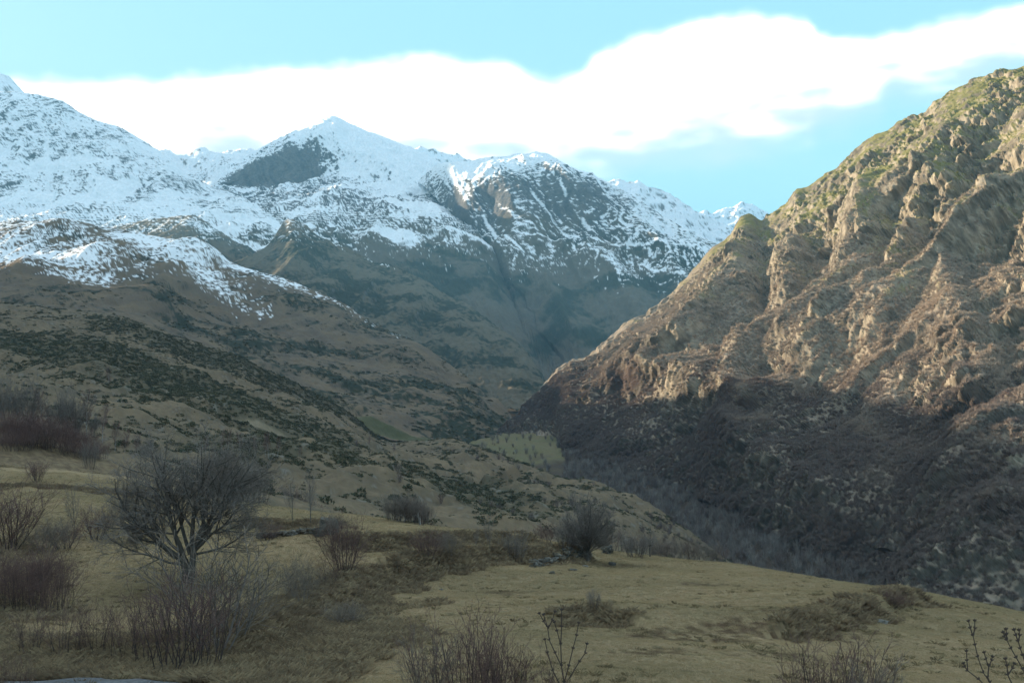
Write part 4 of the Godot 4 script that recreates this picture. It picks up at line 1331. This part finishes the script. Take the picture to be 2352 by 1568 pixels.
	rooted("canes", "bare_shrub", 2085, 1396, 26, "small dry bush at the right end of the right hand bank", "shrub", "", 1.6)
	# along the bottom edge of the picture, rooted on the slope below it
	for s in [["near_brush", 1060, 21.0, 150, 0.75, "dense bare shrub at the bottom edge, left of the middle"], ["near_pale", 985, 21.5, 165, 0.8, "arching shrub with reddish tips at the bottom edge, left end of the dense clump"], ["near_red", 1150, 21.0, 130, 0.9, "reddish shrub at the bottom edge, just left of the bare ash sapling"], ["near_brush", 1200, 20.5, 90, 0.8, "low tangle of red twigs at the bottom edge under the ash sapling"], ["near_red", 1930, 21.0, 130, 1.1, "dark arching shrub at the bottom edge right of the middle"], ["near_pale", 1990, 20.5, 110, 1.0, "spreading pale shrub at the bottom edge, right of the dark arching shrub"], ["near_brush", 1880, 20.5, 75, 0.9, "low red twigged brush at the bottom edge under the dark arching shrub"], ["near_red", 1090, 20.5, 190, 0.8, "tallest bare canes in the dense clump at the bottom edge"]]:
		var x: float = (s[1] - 1176.0) / F * s[2]
		var p := on_ground(x, -s[2])
		var top: float = (784.0 - (1568.0 - s[3])) / F * s[2] + EYE.y
		plant(s[0], "bare_shrub", p, (top - p.y) / float(TALL[s[0]]), s[5], "shrub", "", s[4])
	plant("near_brush", "bare_shrub", on_ground(-11.6, -22.8), 0.62, "dry brown bush in the lower left corner beside the road", "shrub", "", 0.7)
	var names := [["bushy", "pale bushy bare tree in the grove on the upper left", 0.8], ["birch", "slim birch with purple twigs in the grove on the upper left", 0.9]]
	for s in [[20, 1005, 105, 0], [60, 985, 110, 0], [95, 1000, 85, 1], [130, 1020, 90, 0], [170, 1010, 105, 0], [200, 1030, 95, 1], [150, 1045, 60, 1], [235, 1040, 80, 1], [262, 1050, 62, 1], [285, 1052, 58, 1], [40, 1035, 60, 1], [215, 1050, 55, 0], [110, 1040, 55, 1], [5, 1045, 70, 1], [310, 1062, 55, 1], [335, 1070, 50, 0], [180, 1052, 45, 0], [75, 1045, 50, 0]]:
		var y := minf(s[1], along(NEAR_EDGE, s[0]) - 6.0)
		rooted(names[s[3]][0], "grove_tree", s[0], y, s[2], names[s[3]][1], "tree", "bare trees of the grove on the upper left", names[s[3]][2], "juniper_slope")
	for s in [[505, 1040, 50], [522, 1042, 55], [548, 1046, 52], [585, 1052, 44], [605, 1050, 52], [618, 1050, 55], [640, 1052, 46], [470, 1045, 44], [690, 1056, 30], [905, 1045, 26], [845, 1030, 26]]:
		rooted("birch", "birch_tree", s[0], s[1], s[2], "small pale trunked birch in the loose row behind the large tree", "tree", "birches in a loose row behind the large tree", 0.8, "juniper_slope")
	rooted("birch", "birch_tree", 248, 895, 46, "lone pale birch amid the dark scrub on the left hillside", "tree", "", 0.8, "juniper_slope")
	for k in 44:
		var f := (k + rng.randf() * 0.6) / 44.0
		var px := lerpf(500.0, 930.0, f)
		var edge := along(NEAR_EDGE, px)
		rooted(["shrub", "upright", "bushy", "pale_shrub"][k % 4], "edge_shrub", px, edge + rng.randf_range(-1.0, 6.0), rng.randf_range(42.0, 85.0) * lerpf(1.15, 0.8, f), "purple brown bare shrub in the thicket along the upper meadow's back edge", "shrub", "thicket along the back edge of the upper meadow", rng.randf_range(0.8, 1.3))
	for k in 14:
		var px := lerpf(905.0, 1010.0, (k + rng.randf()) / 14.0)
		rooted(["sapling", "upright", "shrub"][k % 3], "edge_shrub", px, along(NEAR_EDGE, px) + rng.randf_range(-2.0, 3.0), rng.randf_range(28.0, 62.0), "thin grey bare shrub where the upper meadow falls away to the valley", "shrub", "thin bare growth at the far end of the upper meadow", 0.8)
	for k in 14:
		var px := lerpf(1390.0, 1680.0, (k + rng.randf()) / 14.0)
		var p := spot(px, along(NEAR_EDGE, px) + 10.0)
		p = on_ground(p.x * 1.06, p.z * 1.10)
		plant(["pale_shrub", "canes", "sapling"][k % 3], "edge_shrub", p, rng.randf_range(0.6, 1.2) * (0.6 if k % 3 == 2 else 1.0), "dry grey shrub peeping over the far rim of the lower meadow", "shrub", "shrubs over the far rim of the lower meadow", 1.1)
	for s in [[15, 1014, 62], [60, 1020, 60], [105, 1026, 58], [145, 1036, 50], [180, 1046, 44], [40, 1034, 40], [215, 1054, 34]]:
		rooted("thicket", "heath_clump", s[0], s[1], s[2], "dark heath clump in the blackish mass above the upper left meadow", "heath", "dark heath clumps above the upper left meadow", 1.3)
	var stump := Buf.new()
	var t := {"thick": stump, "thin": stump, "kids": [3, 2], "first": [0.4, 0.4], "ratio": [0.5, 0.5], "open": [30.0, 60.0], "bend": 0.25, "up": 0.0, "least": 0.03, "thick_levels": 3, "tip": 0.7}
	limb(t, Vector3(0, -0.2, 0), Vector3(-0.2, 1, 0), 1.3, 0.11, 0)
	var ob := thing("broken_birch", spot(966, 1206))
	part("trunk", stump.mesh(M.birch), ob)
	tag(ob, "short broken white birch trunk at the far end of the upper meadow", "tree stump")


# upright shoots with paired buds; lines are traced at one distance
func budded(called: String, label: String, d: float, stems: Array, rad: float) -> void:
	var root := at(stems[0][0][0], stems[0][0][1], d)
	var o := thing(called, root)
	tag(o, label, "sapling")
	for st in stems:
		var b := Buf.new()
		var pts := PackedVector3Array()
		var rads := PackedFloat32Array()
		for k in st.size():
			pts.append(at(st[k][0], st[k][1], d + (st[k][2] if st[k].size() > 2 else 0.0)) - root)
			rads.append(rad * lerpf(1.0, 0.62, float(k) / (st.size() - 1)))
		b.tube(pts, rads, 6)
		part("shoot", b.mesh(M.twig_dark), o)
		b = Buf.new()
		for k in range(1, pts.size()):
			var axis := (pts[k] - pts[k - 1]).normalized()
			for s: float in ([-1.0, 1.0, 0.0] if k == pts.size() - 1 else [-1.0, 1.0]):
				var dir := (axis + axis.cross(Vector3(0, 0, 1)) * s * 0.8).normalized()
				var q := pts[k] + dir * rad * 0.4
				b.tube(PackedVector3Array([q, q + dir * rad * 1.6, q + dir * rad * 4.2]), PackedFloat32Array([rad * 0.8, rad * 1.25, rad * 0.15]), 5)
		part("buds", b.mesh(M.twig_dark), o)


func saplings() -> void:
	budded("ash_sapling", "dark budded shoots standing close in the lower right corner", 8.0, [
		[[2300, 2000], [2290, 1720], [2275, 1567], [2260, 1545], [2247, 1509], [2241, 1482], [2236, 1460]],
		[[2236, 1460], [2230, 1443], [2226, 1428]], [[2236, 1460], [2240, 1444], [2240, 1427]],
		[[2278, 1590], [2250, 1560], [2224, 1540], [2222, 1518], [2221, 1497]], [[2224, 1540], [2218, 1532], [2215, 1525]],
		[[2276, 1570], [2270, 1555], [2272, 1530], [2266, 1515], [2262, 1500]], [[2272, 1530], [2278, 1517], [2280, 1510]]], 0.0055)
	budded("ash_sapling", "dark budded shoots cut by the right edge, nearest of all", 7.2, [
		[[2375, 2080], [2372, 1720], [2360, 1560], [2351, 1537], [2336, 1511], [2324, 1490], [2314, 1470]],
		[[2314, 1470], [2309, 1462], [2306, 1454]], [[2314, 1470], [2313, 1458], [2312, 1447]],
		[[2372, 1600], [2362, 1540], [2351, 1506], [2345, 1490], [2340, 1473]], [[2340, 1473], [2335, 1460], [2331, 1448]], [[2340, 1473], [2343, 1460], [2342, 1449]],
		[[2362, 1640], [2330, 1580], [2316, 1550], [2314, 1530], [2311, 1515]], [[2316, 1550], [2326, 1535], [2330, 1526]]], 0.0055)
	budded("ash_sapling", "bare ash sapling with upright budded shoots at the bottom edge, right of the dense clump", 20.5, [
		[[1300, 1660], [1296, 1568], [1290, 1530], [1276, 1500], [1262, 1470], [1258, 1440], [1249, 1413]],
		[[1258, 1440], [1250, 1428], [1240, 1410]], [[1258, 1445], [1268, 1425], [1274, 1406]],
		[[1296, 1568], [1306, 1530], [1316, 1490], [1324, 1460], [1329, 1432]],
		[[1290, 1530], [1288, 1480], [1280, 1450], [1274, 1430]], [[1288, 1480], [1290, 1440], [1290, 1402]],
		[[1300, 1600], [1270, 1540], [1258, 1500], [1252, 1470]], [[1306, 1560], [1330, 1520], [1344, 1500], [1348, 1480]]], 0.013)


func stone_mesh(kind: int) -> ArrayMesh:
	var s := SphereMesh.new()
	s.radius = 0.5
	s.height = 1.0
	s.radial_segments = 7
	s.rings = 4
	var arr := s.get_mesh_arrays()
	var b := Buf.new()
	var at_: PackedVector3Array = arr[Mesh.ARRAY_VERTEX]
	var idx: PackedInt32Array = arr[Mesh.ARRAY_INDEX]
	var moved := PackedVector3Array()
	for p in at_:
		var q := Vector3(signf(p.x) * pow(absf(p.x) * 2.0, 0.6) * 0.5, signf(p.y) * pow(absf(p.y) * 2.0, 0.6) * 0.5, signf(p.z) * pow(absf(p.z) * 2.0, 0.6) * 0.5)
		moved.append(q * (1.0 + 0.35 * one.get_noise_3d(q.x * 1.6 + kind * 9.0, q.y * 1.6, q.z * 1.6)))
	var tone: Color = [Color(0.15, 0.14, 0.12), Color(0.19, 0.175, 0.15), Color(0.12, 0.11, 0.095), Color(0.18, 0.155, 0.12), Color(0.26, 0.24, 0.21), Color(0.32, 0.20, 0.12)][kind]
	for k in range(0, idx.size(), 3):
		var a := moved[idx[k]]
		var c := moved[idx[k + 1]]
		var d := moved[idx[k + 2]]
		if (c - a).cross(d - a).length() < 1e-6:
			continue
		b.v.append_array([a, c, d])
		b.c.append_array([tone, tone, tone])
		var f := b.v.size()
		b.i.append_array([f - 3, f - 2, f - 1])
	return b.mesh(M.stone)


func stones() -> void:
	var kinds := []
	for k in 6:
		kinds.append(stone_mesh(k))
	for w in [["low dry stone wall running left from under the round bare tree", [[1222, 1304], [1260, 1296], [1300, 1287], [1338, 1279]], 3, 34], ["short dry stone wall to the right of the round bare tree", [[1384, 1272], [1405, 1269], [1432, 1268]], 4, 16], ["tumbled stone bank left of the grey boulder", [[590, 1236], [640, 1233], [690, 1226], [728, 1228]], 2, 26]]:
		var line := []
		for q in w[1]:
			line.append(spot(q[0], q[1]))
		var o := thing("stone_wall", line[0])
		tag(o, w[0], "wall")
		for c in w[2]:
			for k in w[3]:
				var f: float = (k + rng.randf_range(0.0, 0.5) + 0.5 * (c % 2)) / w[3] * (line.size() - 1)
				var seg := mini(int(f), line.size() - 2)
				if rng.randf() < 0.12 * c:
					continue
				var p: Vector3 = line[seg].lerp(line[seg + 1], f - seg)
				p = on_ground(p.x + rng.randf_range(-0.12, 0.12), p.z + rng.randf_range(-0.18, 0.18)) + Vector3(0, 0.08 + c * 0.17, 0)
				var st := part("stone", kinds[rng.randi() % 5], o)
				st.transform = Transform3D(Basis.from_euler(Vector3(rng.randf_range(-0.25, 0.25), rng.randf() * TAU, rng.randf_range(-0.25, 0.25))) * Basis.from_scale(Vector3(rng.randf_range(0.3, 0.55), rng.randf_range(0.17, 0.27), rng.randf_range(0.28, 0.4))), p - o.position)
	for s in [[757, 1226, 1.55, 1.25, 1, "large pale grey boulder at the left end of the upper meadow", "boulder"], [735, 1232, 0.8, 0.6, 2, "smaller dark boulder against the left of the large pale one", "boulder"], [262, 1541, 0.42, 0.24, 4, "pale stone on the road verge, middle one of three", "stone"], [150, 1536, 0.4, 0.22, 1, "grey stone on the road verge, leftmost of three", "stone"], [352, 1539, 0.34, 0.26, 5, "orange tan stone on the road verge, rightmost of three", "stone"], [1405, 1300, 0.55, 0.35, 2, "dark stone in the grass to the right of the round bare tree", "stone"], [1316, 1312, 0.6, 0.25, 1, "flat grey stone in the grass below the low stone wall", "stone"], [1345, 1303, 0.5, 0.22, 4, "pale stone at the foot of the round bare tree", "stone"], [1268, 1318, 0.45, 0.22, 3, "small flat stone below the left end of the low stone wall", "stone"], [2025, 1432, 0.5, 0.25, 4, "pale stone at the foot of the right hand bank", "stone"], [1014, 1356, 0.2, 0.14, 4, "tiny white stone on the lower meadow below the middle bank", "stone"]]:
		var o := MeshInstance3D.new()
		o.name = numbered("boulder" if s[6] == "boulder" else "field_stone")
		o.mesh = kinds[s[4]]
		add_child(o, true)
		o.transform = Transform3D(Basis(Vector3.UP, rng.randf() * TAU) * Basis.from_scale(Vector3(s[2], s[3], s[2] * 0.8)), spot(s[0], s[1]) + Vector3(0, s[3] * 0.32, 0))
		tag(o, s[5], s[6])


const ROAD := [Vector2(-44, -21), Vector2(-30, -24.4), Vector2(-20, -26.2), Vector2(-14, -26.7), Vector2(-8.5, -24.2), Vector2(-4.5, -19.5), Vector2(-1.5, -13), Vector2(0, -6)]


func road_gap(x: float, z: float) -> float:
	if x > 4.0 or z < -31.0:
		return 99.0
	var best := 1e9
	for k in ROAD.size() - 1:
		best = minf(best, Geometry2D.get_closest_point_to_segment(Vector2(x, z), ROAD[k], ROAD[k + 1]).distance_to(Vector2(x, z)))
	return best


func road() -> void:
	var mid := ROAD
	var b := Buf.new()
	var n := 60
	for k in n + 1:
		var f := float(k) / n * (mid.size() - 1)
		var i := mini(int(f), mid.size() - 2)
		var c: Vector2 = mid[i].cubic_interpolate(mid[i + 1], mid[maxi(i - 1, 0)], mid[mini(i + 2, mid.size() - 1)], f - i)
		var d: Vector2 = (mid[i + 1] - mid[i]).normalized()
		var side := Vector2(-d.y, d.x)
		for s in 9:
			var q := c + side * (s / 8.0 - 0.5) * -3.4
			b.v.append(Vector3(q.x, EYE.y + ground(q.x, q.y) + (0.07 if s > 0 and s < 8 else -0.1), q.y))
			var t := 0.16 + 0.03 * one.get_noise_2d(q.x, q.y)
			b.c.append(Color(t, t, t * 1.04))
			if k < n and s < 8:
				var a := k * 9 + s
				b.i.append_array([a, a + 9, a + 10, a, a + 10, a + 1])
	struct("road", b.mesh(M.near))


func _ready() -> void:
	noises()
	var cam := Camera3D.new()
	cam.name = "camera"
	cam.position = EYE
	cam.fov = rad_to_deg(2.0 * atan(784.0 / F))
	cam.near = 0.2
	cam.far = 16000.0
	cam.current = true
	add_child(cam)
	var sun := DirectionalLight3D.new()
	sun.name = "sun"
	sun.light_color = Color(1.0, 0.92, 0.80)
	sun.light_energy = 1.6
	sun.light_angular_distance = 0.35
	sun.shadow_enabled = true
	add_child(sun)
	sun.look_at_from_position(Vector3.ZERO, -SUN_TO, Vector3.UP)
	var env := Environment.new()
	env.background_mode = Environment.BG_SKY
	env.tonemap_mode = Environment.TONE_MAPPER_LINEAR
	env.tonemap_exposure = 3.05
	env.sdfgi_enabled = true
	env.ssao_enabled = true
	env.ssil_enabled = true
	env.fog_enabled = true
	env.fog_density = 0.000055
	env.fog_light_color = Color(0.55, 0.83, 1.0)
	var pano := PanoramaSkyMaterial.new()
	pano.panorama = ImageTexture.create_from_image(sky_picture())
	env.sky = Sky.new()
	env.sky.sky_material = pano
	var around := WorldEnvironment.new()
	around.name = "surroundings"
	around.environment = env
	add_child(around)

	rng.seed = 7
	materials()
	var t0 := Time.get_ticks_msec()
	var list := mountain_list()
	var threads := []
	for cfg in list:
		var th := Thread.new()
		th.start(sheet.bind(cfg))
		threads.append(th)
	var floor_mesh := PlaneMesh.new()
	floor_mesh.size = Vector2(26000, 26000)
	floor_mesh.material = plain(Color(0.11, 0.095, 0.06))
	struct("ground", floor_mesh).position = Vector3(0, EYE.y - 150.0, -4000)
	for k in list.size():
		var s: Dictionary = threads[k].wait_to_finish()
		list[k].made = s
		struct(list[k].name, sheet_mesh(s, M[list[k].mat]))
	print("mountains ", Time.get_ticks_msec() - t0)
	t0 = Time.get_ticks_msec()
	survey()
	struct("meadow_ground", sheet_mesh(ground_sheet(), M.near))
	print("ground ", Time.get_ticks_msec() - t0)
	t0 = Time.get_ticks_msec()
	plant_kinds()
	print("kinds ", Time.get_ticks_msec() - t0)
	var made := hills
	for cfg in list:
		made[cfg.name] = cfg.made
	t0 = Time.get_ticks_msec()
	junipers(made.juniper_slope, made.brown_hill)
	brush(made.rocky_mountain)
	river_wood(made.juniper_slope, made.valley_floor)
	print("scatter ", Time.get_ticks_msec() - t0)
	t0 = Time.get_ticks_msec()
	grasses()
	print("grasses ", Time.get_ticks_msec() - t0)
	t0 = Time.get_ticks_msec()
	shrubs()
	saplings()
	stones()
	road()
	print("things ", Time.get_ticks_msec() - t0)
